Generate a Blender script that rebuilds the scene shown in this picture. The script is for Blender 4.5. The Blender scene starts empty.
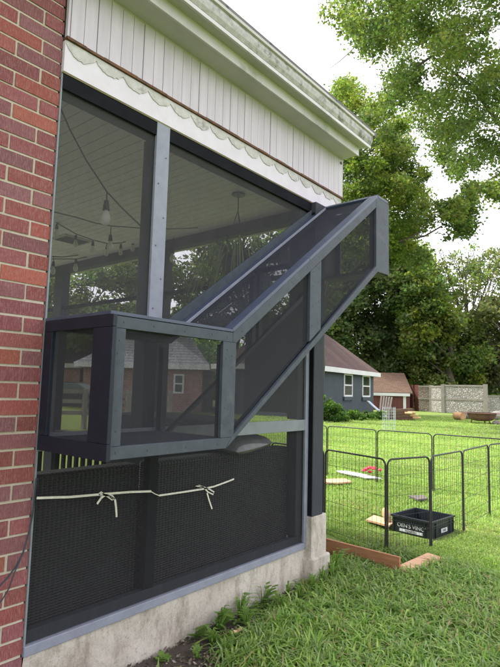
import bpy, bmesh, math, random
import numpy as np
from mathutils import Vector, Matrix
random.seed(7); RNG = np.random.default_rng(7)
S = bpy.context.scene
COL = S.collection
V = Vector

# ---------------------------------------------------------------- camera
F_PX, YAW, PITCH, ROLL, DIST, EYE = 527.0, math.radians(39.587), math.radians(5.989), math.radians(1.4755), 2.128, 1.37
Fv = np.array([math.cos(YAW)*math.cos(PITCH), math.sin(YAW)*math.cos(PITCH), math.sin(PITCH)])
R0 = np.cross(Fv, [0, 0, 1]); R0 /= np.linalg.norm(R0); U0 = np.cross(R0, Fv)
Rv = R0*math.cos(ROLL)+U0*math.sin(ROLL); Uv = -R0*math.sin(ROLL)+U0*math.cos(ROLL)
CP = np.array([0, -DIST, EYE])
cam_d = bpy.data.cameras.new('camera'); cam = bpy.data.objects.new('camera', cam_d); COL.objects.link(cam)
cam_d.sensor_fit = 'VERTICAL'; cam_d.angle = 2*math.atan(333.5/F_PX)
cam_d.clip_start = .05; cam_d.clip_end = 3000
cam.matrix_world = Matrix(((Rv[0], Uv[0], -Fv[0], CP[0]), (Rv[1], Uv[1], -Fv[1], CP[1]), (Rv[2], Uv[2], -Fv[2], CP[2]), (0, 0, 0, 1)))
S.camera = cam

def ray(u, v): return Fv+Rv*(u-250)/F_PX+Uv*(333.5-v)/F_PX
def PY(u, v, y=0): d = ray(u, v); return V(CP+d*((y-CP[1])/d[1]))       # survey: a sight line met with plane Y
def PX(u, v, x): d = ray(u, v); return V(CP+d*((x-CP[0])/d[0]))
def PG(u, v, z=0.): d = ray(u, v); return V(CP+d*((z-CP[2])/d[2]))
def PD(u, v, dep): return V(CP+ray(u, v)*dep)

# ---------------------------------------------------------------- materials
def new_mat(name):
    m = bpy.data.materials.new(name); m.use_nodes = True
    nt = m.node_tree; b = nt.nodes['Principled BSDF']; return m, nt, b
def N(nt, t, **k):
    n = nt.nodes.new(t)
    for a, v in k.items(): setattr(n, a, v)
    return n
def coords(nt, scale=(1, 1, 1)):
    g = N(nt, 'ShaderNodeNewGeometry'); mp = N(nt, 'ShaderNodeMapping'); mp.inputs['Scale'].default_value = scale
    nt.links.new(g.outputs['Position'], mp.inputs['Vector']); return mp.outputs['Vector']
def noise(nt, vec, scale, detail=6, rough=.6):
    n = N(nt, 'ShaderNodeTexNoise'); n.inputs['Scale'].default_value = scale
    n.inputs['Detail'].default_value = detail; n.inputs['Roughness'].default_value = rough
    nt.links.new(vec, n.inputs['Vector']); return n.outputs['Fac']
def ramp(nt, fac, stops):
    r = N(nt, 'ShaderNodeValToRGB'); nt.links.new(fac, r.inputs['Fac'])
    e = r.color_ramp.elements
    while len(e) < len(stops): e.new(.5)
    for i, (p, c) in enumerate(stops): e[i].position = p; e[i].color = (*c, 1)
    return r.outputs['Color']
def mixc(nt, a, b, fac, mode='MIX'):
    m = N(nt, 'ShaderNodeMix'); m.data_type = 'RGBA'; m.blend_type = mode
    for s, x in ((6, a), (7, b)):
        if isinstance(x, tuple): m.inputs[s].default_value = (*x, 1)
        else: nt.links.new(x, m.inputs[s])
    if isinstance(fac, (int, float)): m.inputs[0].default_value = fac
    else: nt.links.new(fac, m.inputs[0])
    return m.outputs[2]
def bump(nt, b, h, dist=.003, strength=.6):
    n = N(nt, 'ShaderNodeBump'); n.inputs['Distance'].default_value = dist; n.inputs['Strength'].default_value = strength
    nt.links.new(h, n.inputs['Height']); nt.links.new(n.outputs['Normal'], b.inputs['Normal'])
def paint(name, c, c2=None, scale=9, rough=.55, stretch=(1, 1, 1), bd=.0015, spec=.5, dirt=None, dirt_amt=.62):
    m, nt, b = new_mat(name); v = coords(nt, stretch)
    c2 = c2 or tuple(x*.8 for x in c)
    f = noise(nt, v, scale); col = ramp(nt, f, [(.35, c), (.68, c2)])
    if dirt:
        f2 = noise(nt, v, scale*.37, 9, .75)
        r = ramp(nt, f2, [(dirt_amt-.04, (0, 0, 0)), (dirt_amt+.08, (1, 1, 1))])
        col = mixc(nt, col, dirt, r)
    nt.links.new(col, b.inputs['Base Color']); b.inputs['Roughness'].default_value = rough
    b.inputs['Specular IOR Level'].default_value = spec
    bump(nt, b, noise(nt, v, scale*14, 4), bd, .5); return m
M = {}
M['navy'] = paint('navy_shade_paint', (.0055, .0100, .020), (.008, .0135, .026), 14, .5, spec=.35, dirt=(.03, .034, .05), dirt_amt=.66)  # navy lumber colour; on left-facing boards it also carries their shade
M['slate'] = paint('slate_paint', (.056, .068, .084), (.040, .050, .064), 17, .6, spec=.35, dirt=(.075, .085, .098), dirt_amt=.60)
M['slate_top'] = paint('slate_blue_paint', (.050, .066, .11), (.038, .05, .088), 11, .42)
M['lavender'] = paint('weathered_lavender_trim', (.235, .25, .305), (.19, .205, .255), 16, .6, dirt=(.20, .21, .26), dirt_amt=.6)
M['greyrail'] = paint('grey_rail_paint', (.19, .215, .235), (.16, .18, .20), 12, .55)
M['charcoal'] = paint('charcoal_post_paint', (.046, .052, .062), (.034, .040, .048), 9, .7, spec=.2, stretch=(4, 4, .6))
M['black'] = paint('black_paint', (.008, .009, .012), (.012, .013, .016), 9, .8, spec=.08)
M['siding'] = paint('white_siding_paint', (.53, .485, .545), (.455, .415, .47), 6, .55, stretch=(5, 5, .5), dirt=(.40, .41, .38), dirt_amt=.62)
M['whitewash'] = paint('white_board_paint', (.62, .585, .645), (.56, .525, .58), 10, .6, dirt=(.45, .44, .41), dirt_amt=.66)
M['scallop'] = paint('dirty_cream_trim', (.53, .515, .50), (.42, .405, .385), 26, .8, bd=.005, dirt=(.27, .255, .245), dirt_amt=.57)
M['soffit'] = paint('green_mottled_soffit_paint', (.46, .44, .435), (.39, .385, .365), 3.5, .5, dirt=(.32, .335, .285), dirt_amt=.6)  # off-white with slightly green mottling
M['gutter'] = paint('white_gutter_metal', (.58, .555, .58), (.48, .465, .475), 5, .35, dirt=(.30, .32, .27), dirt_amt=.58)
M['gutter_dirty'] = paint('mottled_gutter_metal', (.46, .45, .44), (.31, .305, .295), 30, .6, dirt=(.14, .15, .12), dirt_amt=.55)
M['rust'] = paint('rusty_flashing', (.16, .07, .03), (.07, .035, .02), 40, .8)
M['yellowwood'] = paint('aged_yellow_wood', (.26, .21, .12), (.16, .13, .07), 12, .7)
M['ceiling'] = paint('porch_ceiling_paint', (.77, .70, .83), (.72, .65, .77), 4, .6)
M['gap'] = paint('dark_gap', (.02, .02, .02))
M['interior'] = paint('porch_pale_wall', (.50, .49, .48), (.44, .43, .42), 4, .7)
M['deck'] = paint('porch_floor', (.22, .22, .22), (.18, .18, .18), 4, .6)
M['wire'] = paint('black_wire_coating', (.012, .012, .013), (.018, .018, .02), 30, .5)
M['steel'] = paint('screw_head_metal', (.05, .05, .06), (.03, .03, .04), 50, .4)
M['wood'] = paint('rough_brown_plank', (.40, .19, .095), (.29, .13, .06), 6, .75, stretch=(1, 1, 9), dirt=(.11, .055, .03), dirt_amt=.6)
M['ply'] = paint('pale_plywood', (.62, .38, .23), (.52, .30, .17), 5, .7, stretch=(6, 1, 1))
M['palewood'] = paint('pale_cut_wood', (.60, .42, .24), (.45, .28, .14), 8, .8)
M['oldboard'] = paint('old_grey_board', (.13, .115, .10), (.09, .08, .07), 5, .85)
M['lumber'] = paint('old_lumber', (.17, .10, .065), (.10, .06, .04), 5, .85)
M['crate'] = paint('black_crate_plastic', (.018, .024, .032), (.014, .018, .024), 20, .38)
M['label'] = paint('white_label', (.62, .64, .66), (.5, .52, .55), 40, .5)
M['redplastic'] = paint('red_plastic', (.62, .02, .06), (.5, .015, .05), 20, .4)
M['whiteplastic'] = paint('white_plastic', (.72, .72, .72), (.6, .6, .62), 20, .4)
M['ribbon'] = paint('cream_ribbon', (.62, .60, .52), (.48, .46, .40), 60, .7)
M['cushion'] = paint('grey_cushion_fabric', (.16, .16, .165), (.12, .12, .125), 20, .9)
M['bulbholder'] = paint('black_bulb_holder', (.015, .015, .017))
M['garage'] = paint('slate_blue_block_wall', (.060, .075, .092), (.050, .062, .078), 1.2, .8)
M['garage_trim'] = paint('white_fascia', (.70, .71, .72), (.6, .61, .62), 1.2, .6)
M['paneglass'] = paint('dark_window_glass', (.03, .05, .035), (.015, .02, .018), 2, .12)
M['maroon'] = paint('maroon_boards', (.14, .042, .034), (.10, .03, .025), 1.5, .75, stretch=(3, 3, .3))
M['concretepost'] = paint('weathered_fence_post', (.25, .23, .20), (.19, .175, .15), 2, .85)
M['stonegrey'] = paint('field_stone', (.26, .235, .21), (.18, .16, .145), 4, .9)
M['rustmetal'] = paint('rusty_fire_pit_metal', (.17, .085, .065), (.10, .05, .04), 6, .8)
M['logbark'] = paint('log_bark', (.20, .15, .11), (.12, .09, .065), 6, .9)
M['logcut'] = paint('orange_cut_log', (.46, .27, .14), (.32, .18, .09), 4, .8)
M['aluminium'] = paint('aluminium_rail', (.55, .62, .70), (.45, .5, .58), 5, .3)
M['bark'] = paint('tree_bark', (.10, .08, .06), (.06, .048, .038), 3, .9, stretch=(3, 3, .5))
M['stem'] = paint('weed_stem', (.12, .18, .05), (.09, .14, .04), 10, .7)
M['carpaint'] = paint('dark_car_paint', (.03, .032, .036), None, 3, .2)
M['carglass'] = paint('car_glass', (.10, .14, .14), None, 3, .08)
M['tyre'] = paint('tyre_rubber', (.015, .015, .015), None, 8, .8)
M['nroof'] = paint('pale_grey_roof', (.55, .56, .58), (.47, .48, .5), 1, .7)

def brickish(name, attr=False, rows=None):
    m, nt, b = new_mat(name); v = coords(nt, (1, 1, 1)); vs = coords(nt, (7, 7, .9))
    a = N(nt, 'ShaderNodeVertexColor'); a.layer_name = 'tint'
    f = noise(nt, v, 30, 8, .7); f2 = noise(nt, vs, 45, 3, .7)
    c = mixc(nt, a.outputs['Color'], (.13, .055, .05), ramp(nt, f, [(.55, (0, 0, 0)), (.8, (.55, .55, .55))]))
    c = mixc(nt, c, (.44, .27, .24), ramp(nt, f2, [(.48, (0, 0, 0)), (.74, (.75, .75, .75))]))
    nt.links.new(c, b.inputs['Base Color']); b.inputs['Roughness'].default_value = .8
    b.inputs['Specular IOR Level'].default_value = .3
    h = N(nt, 'ShaderNodeMath', operation='ADD'); nt.links.new(f, h.inputs[0]); nt.links.new(f2, h.inputs[1])
    bump(nt, b, h.outputs[0], .010, 1); return m
M['brick'] = brickish('red_wirecut_brick')
M['mortar'] = paint('beige_mortar', (.50, .445, .36), (.42, .37, .29), 40, .95, bd=.004)
def brick_texture(name, c1, c2, mort, scale):
    m, nt, b = new_mat(name)
    t = N(nt, 'ShaderNodeTexCoord'); mp = N(nt, 'ShaderNodeMapping'); nt.links.new(t.outputs['UV'], mp.inputs['Vector'])
    k = N(nt, 'ShaderNodeTexBrick'); nt.links.new(mp.outputs['Vector'], k.inputs['Vector'])
    k.inputs['Color1'].default_value = (*c1, 1); k.inputs['Color2'].default_value = (*c2, 1); k.inputs['Mortar'].default_value = (*mort, 1)
    k.inputs['Scale'].default_value = 1; k.inputs['Brick Width'].default_value = scale[0]; k.inputs['Row Height'].default_value = scale[1]
    k.inputs['Mortar Size'].default_value = scale[2]
    f = noise(nt, coords(nt), 3, 6, .7)
    c = mixc(nt, k.outputs['Color'], tuple(x*.5 for x in c1), ramp(nt, f, [(.45, (0, 0, 0)), (.8, (.6, .6, .6))]))
    nt.links.new(c, b.inputs['Base Color']); b.inputs['Roughness'].default_value = .85; return m
M['farbrick'] = brick_texture('far_red_brick', (.30, .10, .08), (.24, .08, .065), (.4, .35, .3), (.22, .075, .012))
M['shingle'] = brick_texture('mauve_brown_shingles', (.13, .075, .068), (.095, .058, .055), (.05, .035, .033), (.4, .16, .012))
M['shingle_shed'] = brick_texture('brown_shingles', (.16, .095, .06), (.12, .07, .045), (.06, .04, .03), (.4, .16, .012))
M['nroof_sh'] = brick_texture('pale_grey_shingles', (.60, .61, .63), (.54, .55, .57), (.34, .35, .37), (3.0, .30, .05))
M['darkroof'] = brick_texture('dark_grey_shingles', (.16, .15, .15), (.12, .115, .115), (.07, .07, .07), (.4, .16, .012))

def stonepanel(name, tone):
    m, nt, b = new_mat(name); v = coords(nt)
    vo = N(nt, 'ShaderNodeTexVoronoi'); vo.inputs['Scale'].default_value = 7.5; nt.links.new(v, vo.inputs['Vector'])
    vo2 = N(nt, 'ShaderNodeTexVoronoi'); vo2.feature = 'DISTANCE_TO_EDGE'; vo2.inputs['Scale'].default_value = 7.5; nt.links.new(v, vo2.inputs['Vector'])
    bw = N(nt, 'ShaderNodeRGBToBW'); nt.links.new(vo.outputs['Color'], bw.inputs['Color'])
    c = ramp(nt, bw.outputs[0], [(.2, tuple(x*.7 for x in tone)), (.8, tuple(x*1.12 for x in tone))])
    c = mixc(nt, tuple(x*.45 for x in tone), c, ramp(nt, vo2.outputs['Distance'], [(.03, (0, 0, 0)), (.12, (1, 1, 1))]))
    nt.links.new(c, b.inputs['Base Color']); b.inputs['Roughness'].default_value = .9
    bump(nt, b, vo2.outputs['Distance'], .05, .8); return m
M['stonepanel'] = stonepanel('stone_faced_panel', (.37, .35, .325))
M['stonebrown'] = stonepanel('brown_stone_panel', (.25, .20, .165))

def concrete():
    m, nt, b = new_mat('weathered_concrete'); v = coords(nt)
    f = noise(nt, v, 3.2, 10, .75); g = noise(nt, v, 45, 6, .8)
    c = ramp(nt, f, [(.3, (.36, .325, .275)), (.5, (.53, .485, .42)), (.7, (.62, .58, .52))])
    c = mixc(nt, c, (.17, .155, .13), ramp(nt, g, [(.54, (0, 0, 0)), (.72, (.85, .85, .85))]))
    d = noise(nt, coords(nt, (1, 1, .35)), 9, 8, .8)
    c = mixc(nt, c, (.24, .205, .15), ramp(nt, d, [(.47, (0, 0, 0)), (.66, (.85, .85, .85))]))
    nt.links.new(c, b.inputs['Base Color']); b.inputs['Roughness'].default_value = .95
    bump(nt, b, g, .008, .9); return m
M['concrete'] = concrete()

def screen(name, col, opac, scale=420):
    m, nt, b = new_mat(name); out = nt.nodes['Material Output']
    b.inputs['Base Color'].default_value = (*col, 1); b.inputs['Roughness'].default_value = .8; b.inputs['Specular IOR Level'].default_value = .04
    tr = N(nt, 'ShaderNodeBsdfTransparent'); mx = N(nt, 'ShaderNodeMixShader')
    f = noise(nt, coords(nt, (1, 1, .45)), 8, 8, .72); fine = noise(nt, coords(nt), scale, 2, .5)
    ad = N(nt, 'ShaderNodeMath', operation='ADD'); nt.links.new(f, ad.inputs[0]); nt.links.new(fine, ad.inputs[1])
    mr = N(nt, 'ShaderNodeMapRange'); mr.inputs['From Min'].default_value = .6; mr.inputs['From Max'].default_value = 1.4
    mr.inputs['To Min'].default_value = opac-.14; mr.inputs['To Max'].default_value = min(opac+.15, 1)
    nt.links.new(ad.outputs[0], mr.inputs['Value'])
    nt.links.new(mr.outputs[0], mx.inputs['Fac']); nt.links.new(tr.outputs[0], mx.inputs[1]); nt.links.new(b.outputs[0], mx.inputs[2])
    nt.links.new(mx.outputs[0], out.inputs['Surface']); return m
M['screen'] = screen('porch_insect_screen', (.040, .040, .043), .38)
M['screen_hazy'] = screen('hazy_upper_insect_screen', (.085, .084, .088), .44)  # upper screens paler and denser, with grey haze put into the colour
M['mesh'] = screen('tunnel_pet_screen', (.042, .043, .050), .50)
M['meshtop'] = screen('sky_tinted_roof_pet_screen', (.044, .047, .058), .76)  # roof mesh bluer and denser, sky reflection put into its colour

def glass():
    m, nt, b = new_mat('clear_bulb_glass'); out = nt.nodes['Material Output']
    b.inputs['Base Color'].default_value = (.8, .8, .75, 1); b.inputs['Roughness'].default_value = .1
    tr = N(nt, 'ShaderNodeBsdfTransparent'); mx = N(nt, 'ShaderNodeMixShader'); mx.inputs[0].default_value = .45
    nt.links.new(tr.outputs[0], mx.inputs[1]); nt.links.new(b.outputs[0], mx.inputs[2]); nt.links.new(mx.outputs[0], out.inputs['Surface']); return m
M['bulb'] = glass()

def wicker():
    m, nt, b = new_mat('black_woven_wicker'); v = coords(nt)
    w1 = N(nt, 'ShaderNodeTexWave', wave_type='BANDS', bands_direction='X'); w1.inputs['Scale'].default_value = 14; w1.inputs['Distortion'].default_value = .6
    w2 = N(nt, 'ShaderNodeTexWave', wave_type='BANDS', bands_direction='Z'); w2.inputs['Scale'].default_value = 26; w2.inputs['Distortion'].default_value = .6
    w1.inputs['Detail Scale'].default_value = 3; w2.inputs['Detail Scale'].default_value = 3
    for w in (w1, w2): nt.links.new(v, w.inputs['Vector'])
    mu = N(nt, 'ShaderNodeMath', operation='MULTIPLY'); nt.links.new(w1.outputs['Fac'], mu.inputs[0]); nt.links.new(w2.outputs['Fac'], mu.inputs[1])
    f = noise(nt, v, 6, 5)
    c = ramp(nt, mu.outputs[0], [(.0, (.006, .006, .008)), (.9, (.052, .054, .062))])
    c = mixc(nt, c, (.03, .032, .038), ramp(nt, f, [(.45, (0, 0, 0)), (.7, (.5, .5, .5))]))
    nt.links.new(c, b.inputs['Base Color']); b.inputs['Roughness'].default_value = .45
    bump(nt, b, mu.outputs[0], .012, 1); return m
M['wicker'] = wicker()

def leafmat(name, trans=.45, rough=.5, tb=.62):
    m, nt, b = new_mat(name); out = nt.nodes['Material Output']
    a = N(nt, 'ShaderNodeVertexColor'); a.layer_name = 'tint'
    nt.links.new(a.outputs['Color'], b.inputs['Base Color']); b.inputs['Roughness'].default_value = rough
    b.inputs['Specular IOR Level'].default_value = .35
    t = N(nt, 'ShaderNodeBsdfTranslucent'); mx = N(nt, 'ShaderNodeMixShader'); mx.inputs[0].default_value = trans
    nt.links.new(mixc(nt, a.outputs['Color'], (1.08, 1.28, tb), 1.0, 'MULTIPLY'), t.inputs['Color'])
    nt.links.new(b.outputs[0], mx.inputs[1]); nt.links.new(t.outputs[0], mx.inputs[2]); nt.links.new(mx.outputs[0], out.inputs['Surface']); return m
M['leaf'] = leafmat('tree_leaves', .6)
M['grass'] = leafmat('grass_blades', .45, .5, .7)

def lawn():
    m, nt, b = new_mat('lawn_turf'); v = coords(nt)
    f1 = noise(nt, v, .9, 8, .65); f2 = noise(nt, v, 14, 8, .75); f3 = noise(nt, v, 70, 4, .8)
    c = ramp(nt, f2, [(.3, (.12, .17, .05)), (.5, (.19, .265, .066)), (.72, (.255, .33, .09))])
    c = mixc(nt, c, (.24, .28, .08), ramp(nt, f1, [(.5, (0, 0, 0)), (.75, (.6, .6, .6))]))
    c = mixc(nt, c, (.05, .065, .02), ramp(nt, f3, [(.5, (0, 0, 0)), (.75, (.7, .7, .7))]))
    nt.links.new(c, b.inputs['Base Color']); b.inputs['Roughness'].default_value = .9; b.inputs['Specular IOR Level'].default_value = .15
    bump(nt, b, f3, .04, .7); return m
M['lawn'] = lawn()
def soilm():
    m, nt, b = new_mat('mulchy_soil'); v = coords(nt)
    f = noise(nt, v, 60, 8, .8); g = noise(nt, v, 9, 6, .7)
    c = ramp(nt, f, [(.3, (.045, .034, .028)), (.55, (.12, .095, .08)), (.75, (.23, .19, .16))])
    c = mixc(nt, c, (.07, .055, .04), g)
    nt.links.new(c, b.inputs['Base Color']); b.inputs['Roughness'].default_value = 1; bump(nt, b, f, .02, 1); return m
M['soil'] = soilm()

# ---------------------------------------------------------------- mesh building
class MB:
    def __init__(s): s.v = []; s.f = []; s.c = []; s.smooth = False
    def add(s, vs, fs, col=None):
        o = len(s.v); s.v += [tuple(p) for p in vs]; s.f += [tuple(o+i for i in f) for f in fs]; s.c += [col]*len(fs); return s
    def box(s, a, b, col=None):
        x0, y0, z0 = a; x1, y1, z1 = b
        vs = [(x0, y0, z0), (x1, y0, z0), (x1, y1, z0), (x0, y1, z0), (x0, y0, z1), (x1, y0, z1), (x1, y1, z1), (x0, y1, z1)]
        return s.add(vs, [(0, 3, 2, 1), (4, 5, 6, 7), (0, 1, 5, 4), (1, 2, 6, 5), (2, 3, 7, 6), (3, 0, 4, 7)], col)
    def obox(s, c, ax, ay, az, col=None):     # oriented box, half-axis vectors
        c, ax, ay, az = map(V, (c, ax, ay, az)); vs = [c+ax*i+ay*j+az*k for k in (-1, 1) for i, j in ((-1, -1), (1, -1), (1, 1), (-1, 1))]
        return s.add(vs, [(0, 3, 2, 1), (4, 5, 6, 7), (0, 1, 5, 4), (1, 2, 6, 5), (2, 3, 7, 6), (3, 0, 4, 7)], col)
    def bar(s, p, q, w, h, up=(0, 0, 1), col=None):
        p, q = V(p), V(q); d = q-p; L = d.length; d.normalize(); side = d.cross(V(up)).normalized(); u = side.cross(d)
        return s.obox((p+q)/2, d*L/2, side*w/2, u*h/2, col)
    def prism(s, pts, y0, y1):                # polygon in XZ given thickness in Y
        n = len(pts); vs = [(x, y0, z) for x, z in pts]+[(x, y1, z) for x, z in pts]
        return s.add(vs, [tuple(range(n)), tuple(range(2*n-1, n-1, -1))]+[(i, i+n, (i+1) % n+n, (i+1) % n) for i in range(n)])
    def tube(s, pts, r, n=8, col=None):
        pts = [V(p) for p in pts]; rr = r if isinstance(r, (list, tuple)) else [r]*len(pts)
        vs = []; prev = None
        for i, p in enumerate(pts):
            d = (pts[min(i+1, len(pts)-1)]-pts[max(i-1, 0)]).normalized()
            if prev is None: a = d.orthogonal().normalized()
            else: a = (prev-d*prev.dot(d)).normalized()
            prev = a; b = d.cross(a)
            vs += [p+(a*math.cos(t)+b*math.sin(t))*rr[i] for t in (2*math.pi*k/n for k in range(n))]
        fs = [(i*n+k, i*n+(k+1) % n, (i+1)*n+(k+1) % n, (i+1)*n+k) for i in range(len(pts)-1) for k in range(n)]
        fs += [tuple(range(n-1, -1, -1)), tuple(range((len(pts)-1)*n, len(pts)*n))]
        s.smooth = True; return s.add(vs, fs, col)
    def lathe(s, c, prof, n=14):
        c = V(c); vs = [c+V((r*math.cos(t), r*math.sin(t), z)) for r, z in prof for t in (2*math.pi*k/n for k in range(n))]
        fs = [(i*n+k, i*n+(k+1) % n, (i+1)*n+(k+1) % n, (i+1)*n+k) for i in range(len(prof)-1) for k in range(n)]
        s.smooth = True; return s.add(vs, fs)
    def build(s, name, mat, parent=None, bevel=0, uvscale=None):
        me = bpy.data.meshes.new(name); me.from_pydata(s.v, [], s.f); me.update()
        me.materials.append(M[mat] if isinstance(mat, str) else mat)
        if s.smooth:
            me.shade_smooth()
            try: me.set_sharp_from_angle(angle=math.radians(50))
            except Exception: pass
        if any(c is not None for c in s.c):
            ca = me.color_attributes.new('tint', 'FLOAT_COLOR', 'CORNER'); d = []
            for c, f in zip(s.c, s.f): d += [*(c or (.3, .3, .3)), 1]*len(f)
            ca.data.foreach_set('color', d)
        if uvscale:
            uv = me.uv_layers.new(name='uv')
            for p in me.polygons:
                n = p.normal; hx = V((-n.y, n.x, 0))
                hx = hx.normalized() if hx.length > .05 else V((1, 0, 0)); hy = n.cross(hx)
                for li in p.loop_indices:
                    co = me.vertices[me.loops[li].vertex_index].co; uv.data[li].uv = (co.dot(hx), co.dot(hy))
        o = bpy.data.objects.new(name, me); COL.objects.link(o)
        if parent:
            o.parent = parent; o.matrix_parent_inverse = parent.matrix_world.inverted()
        if bevel:
            b = o.modifiers.new('bevel', 'BEVEL'); b.width = bevel; b.segments = 2; b.limit_method = 'ANGLE'
        return o
def tag(o, label=None, cat=None, group=None, kind=None):
    if label: o['label'] = label
    if cat: o['category'] = cat
    if group: o['group'] = group
    if kind: o['kind'] = kind
    return o
def thing(name, loc, label, cat, group=None):
    o = bpy.data.objects.new(name, None); COL.objects.link(o); o.location = loc; o.empty_display_size = .2
    o.matrix_world = Matrix.Translation(V(loc)); return tag(o, label, cat, group)

def np_mesh(name, verts, nper, cols, mat, parent=None):
    """verts (k*nper,3): k polygons of nper corners each, cols (k,3)"""
    k = len(verts)//nper; me = bpy.data.meshes.new(name)
    me.vertices.add(len(verts)); me.vertices.foreach_set('co', verts.astype(np.float32).ravel())
    me.loops.add(len(verts)); me.loops.foreach_set('vertex_index', np.arange(len(verts), dtype=np.int32))
    me.polygons.add(k); me.polygons.foreach_set('loop_start', np.arange(0, len(verts), nper, dtype=np.int32))
    me.update(calc_edges=True); me.validate()
    ca = me.color_attributes.new('tint', 'FLOAT_COLOR', 'CORNER')
    c = np.ones((k, nper, 4), np.float32); c[:, :, :3] = cols[:, None, :]; ca.data.foreach_set('color', c.ravel())
    me.materials.append(M[mat]); o = bpy.data.objects.new(name, me); COL.objects.link(o)
    if parent: o.parent = parent; o.matrix_parent_inverse = parent.matrix_world.inverted()
    return o

# ================================================================ SETTING
g = MB(); R_ = 900
g.add([(-R_, -R_, 0), (R_, -R_, 0), (R_, R_, 0), (-R_, R_, 0)], [(0, 1, 2, 3)])
tag(g.build('ground', 'lawn'), kind='structure')
# bare soil strip along the foundation
sb = MB(); nx, ny = 46, 12; vs = []
for i in range(nx+1):
    x = .6+i*(3.22-.6)/nx; wdt = .36+.08*math.sin(x*5)+.06*math.sin(x*13+1)-.28*min(1, max(0, (x-2.1)/.5))+.12*math.exp(-((x-3.0)/.12)**2)+.04
    for j in range(ny+1):
        t = j/ny; y = .0-wdt*t; z = .006+(.030*(1-t)+.012*random.random())*(1 if 0 < j < ny else .2)
        vs.append((x, y, z))
sb.add(vs, [(i*(ny+1)+j, i*(ny+1)+j+1, (i+1)*(ny+1)+j+1, (i+1)*(ny+1)+j) for i in range(nx) for j in range(ny)])
tag(sb.build('soil_bed', 'soil'), kind='structure')

# ================================================================ THE PORCH HOUSE
house = thing('brick_house', (1.18, 0, 0), 'red brick house end with a dark screened porch under white siding and gutter', 'house')
# brick wall, every brick modelled in one mesh
TINTS = [(.27, .072, .068), (.255, .070, .068), (.245, .074, .078), (.275, .078, .068), (.235, .088, .094), (.235, .070, .074), (.29, .074, .060), (.215, .088, .096)]
bw = MB(); mo = MB(); course = .0688; z0 = .096+.0
XR = 1.176
zrow = 1.0335-course*14   # mortar joints fit the photographed courses
row = 0; z = zrow
while z < 3.30:
    zt = min(z+course-.0105, 3.31)
    long_first = row % 2 == 1
    x1 = XR
    first = True
    while x1 > -1.6:
        L = .088 if (first and not long_first) else .2025
        x0_ = x1-L; t = random.choice(TINTS)
        if random.random() < .06: t = (.33, .092, .062)
        k = .82+.34*random.random(); dy = random.uniform(-.0022, .0012)
        j = [random.uniform(-.0012, .0012) for _ in range(4)]
        bw.box((x0_+j[0], dy, z+j[1]), (x1+(j[2] if not first else 0), .09, zt+j[3]), tuple(q*k*m_ for q, m_ in zip(t, (1.14, 1.18, 1.22))))
        # return side bricks on the jamb
        if first:
            bw.box((x1-.09, .1, z), (x1-.001, .20, zt), tuple(q*.9 for q in t))
        x1 = x0_-.0105; first = False
    row += 1; z += course
mo.box((-1.6, .0035, 0), (XR-.006, .195, 3.31))
wall = bw.build('brick_wall', 'brick', house); mo.build('mortar', 'mortar', wall)
# concrete foundation and pier
c = MB(); 
nx, nz = 60, 6
vs = []; xa, xb = 1.18, 3.25
for i in range(nx+1):
    for j in range(nz+1):
        x = xa+(xb-xa)*i/nx; zz = -.02+.282*j/nz
        y = .004*math.sin(x*9+j)+random.uniform(-.003, .003)-(0 if j > 0 else .01)
        vs.append((x, y, zz))
for i in range(nx+1): vs.append((xa+(xb-xa)*i/nx, .14, .262))
b0 = (nx+1)*(nz+1)
fs = [(i*(nz+1)+j, (i+1)*(nz+1)+j, (i+1)*(nz+1)+j+1, i*(nz+1)+j+1) for i in range(nx) for j in range(nz)]
fs += [(i*(nz+1)+nz, (i+1)*(nz+1)+nz, b0+i+1, b0+i) for i in range(nx)]
c.add(vs, fs); c.smooth = True
c.build('foundation', 'concrete', house)
c = MB(); c.box((3.236, -.058, .0), (3.435, .15, .482)); c.build('concrete_pier', 'concrete', house, .006)
c = MB(); c.box((3.225, -.078, -.02), (3.462, .155, .205)); c.build('footing', 'concrete', house, .012)
c = MB(); c.box((3.3, .155, -.02), (3.46, 4.3, .26)); c.build('foundation', 'concrete', house)
# corner post (heavy dark timber)
c = MB(); c.box((3.250, -.052, .482), (3.389, .085, 2.78)); c.build('corner_post', 'charcoal', house, .004)
c = MB(); c.box((3.2475, -.046, .49), (3.2495, .08, 2.7)); c.build('post_side_shade', 'black', house)  # thin black sheet darkening the post's left face, its shade put into colour
# sill, bottom plate, header
c = MB(); c.box((1.178, -.012, .264), (3.245, .13, .305)); c.build('sill', 'lavender', house, .003)
c = MB(); c.box((1.178, .012, .306), (3.2, .05, .355)); c.build('bottom_plate', 'charcoal', house, .002)
c = MB(); c.box((1.178, .012, 2.71), (3.25, .10, 2.775)); c.build('header', 'charcoal', house, .002)
c = MB(); c.box((1.185, -.010, 2.705), (1.7365, .002, 2.7755)); c.box((1.8275, -.010, 2.705), (3.25, .002, 2.7755)); c.build('header_shade_face', 'black', house)  # thin boards over the dark header, recess shade put into the black
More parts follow.
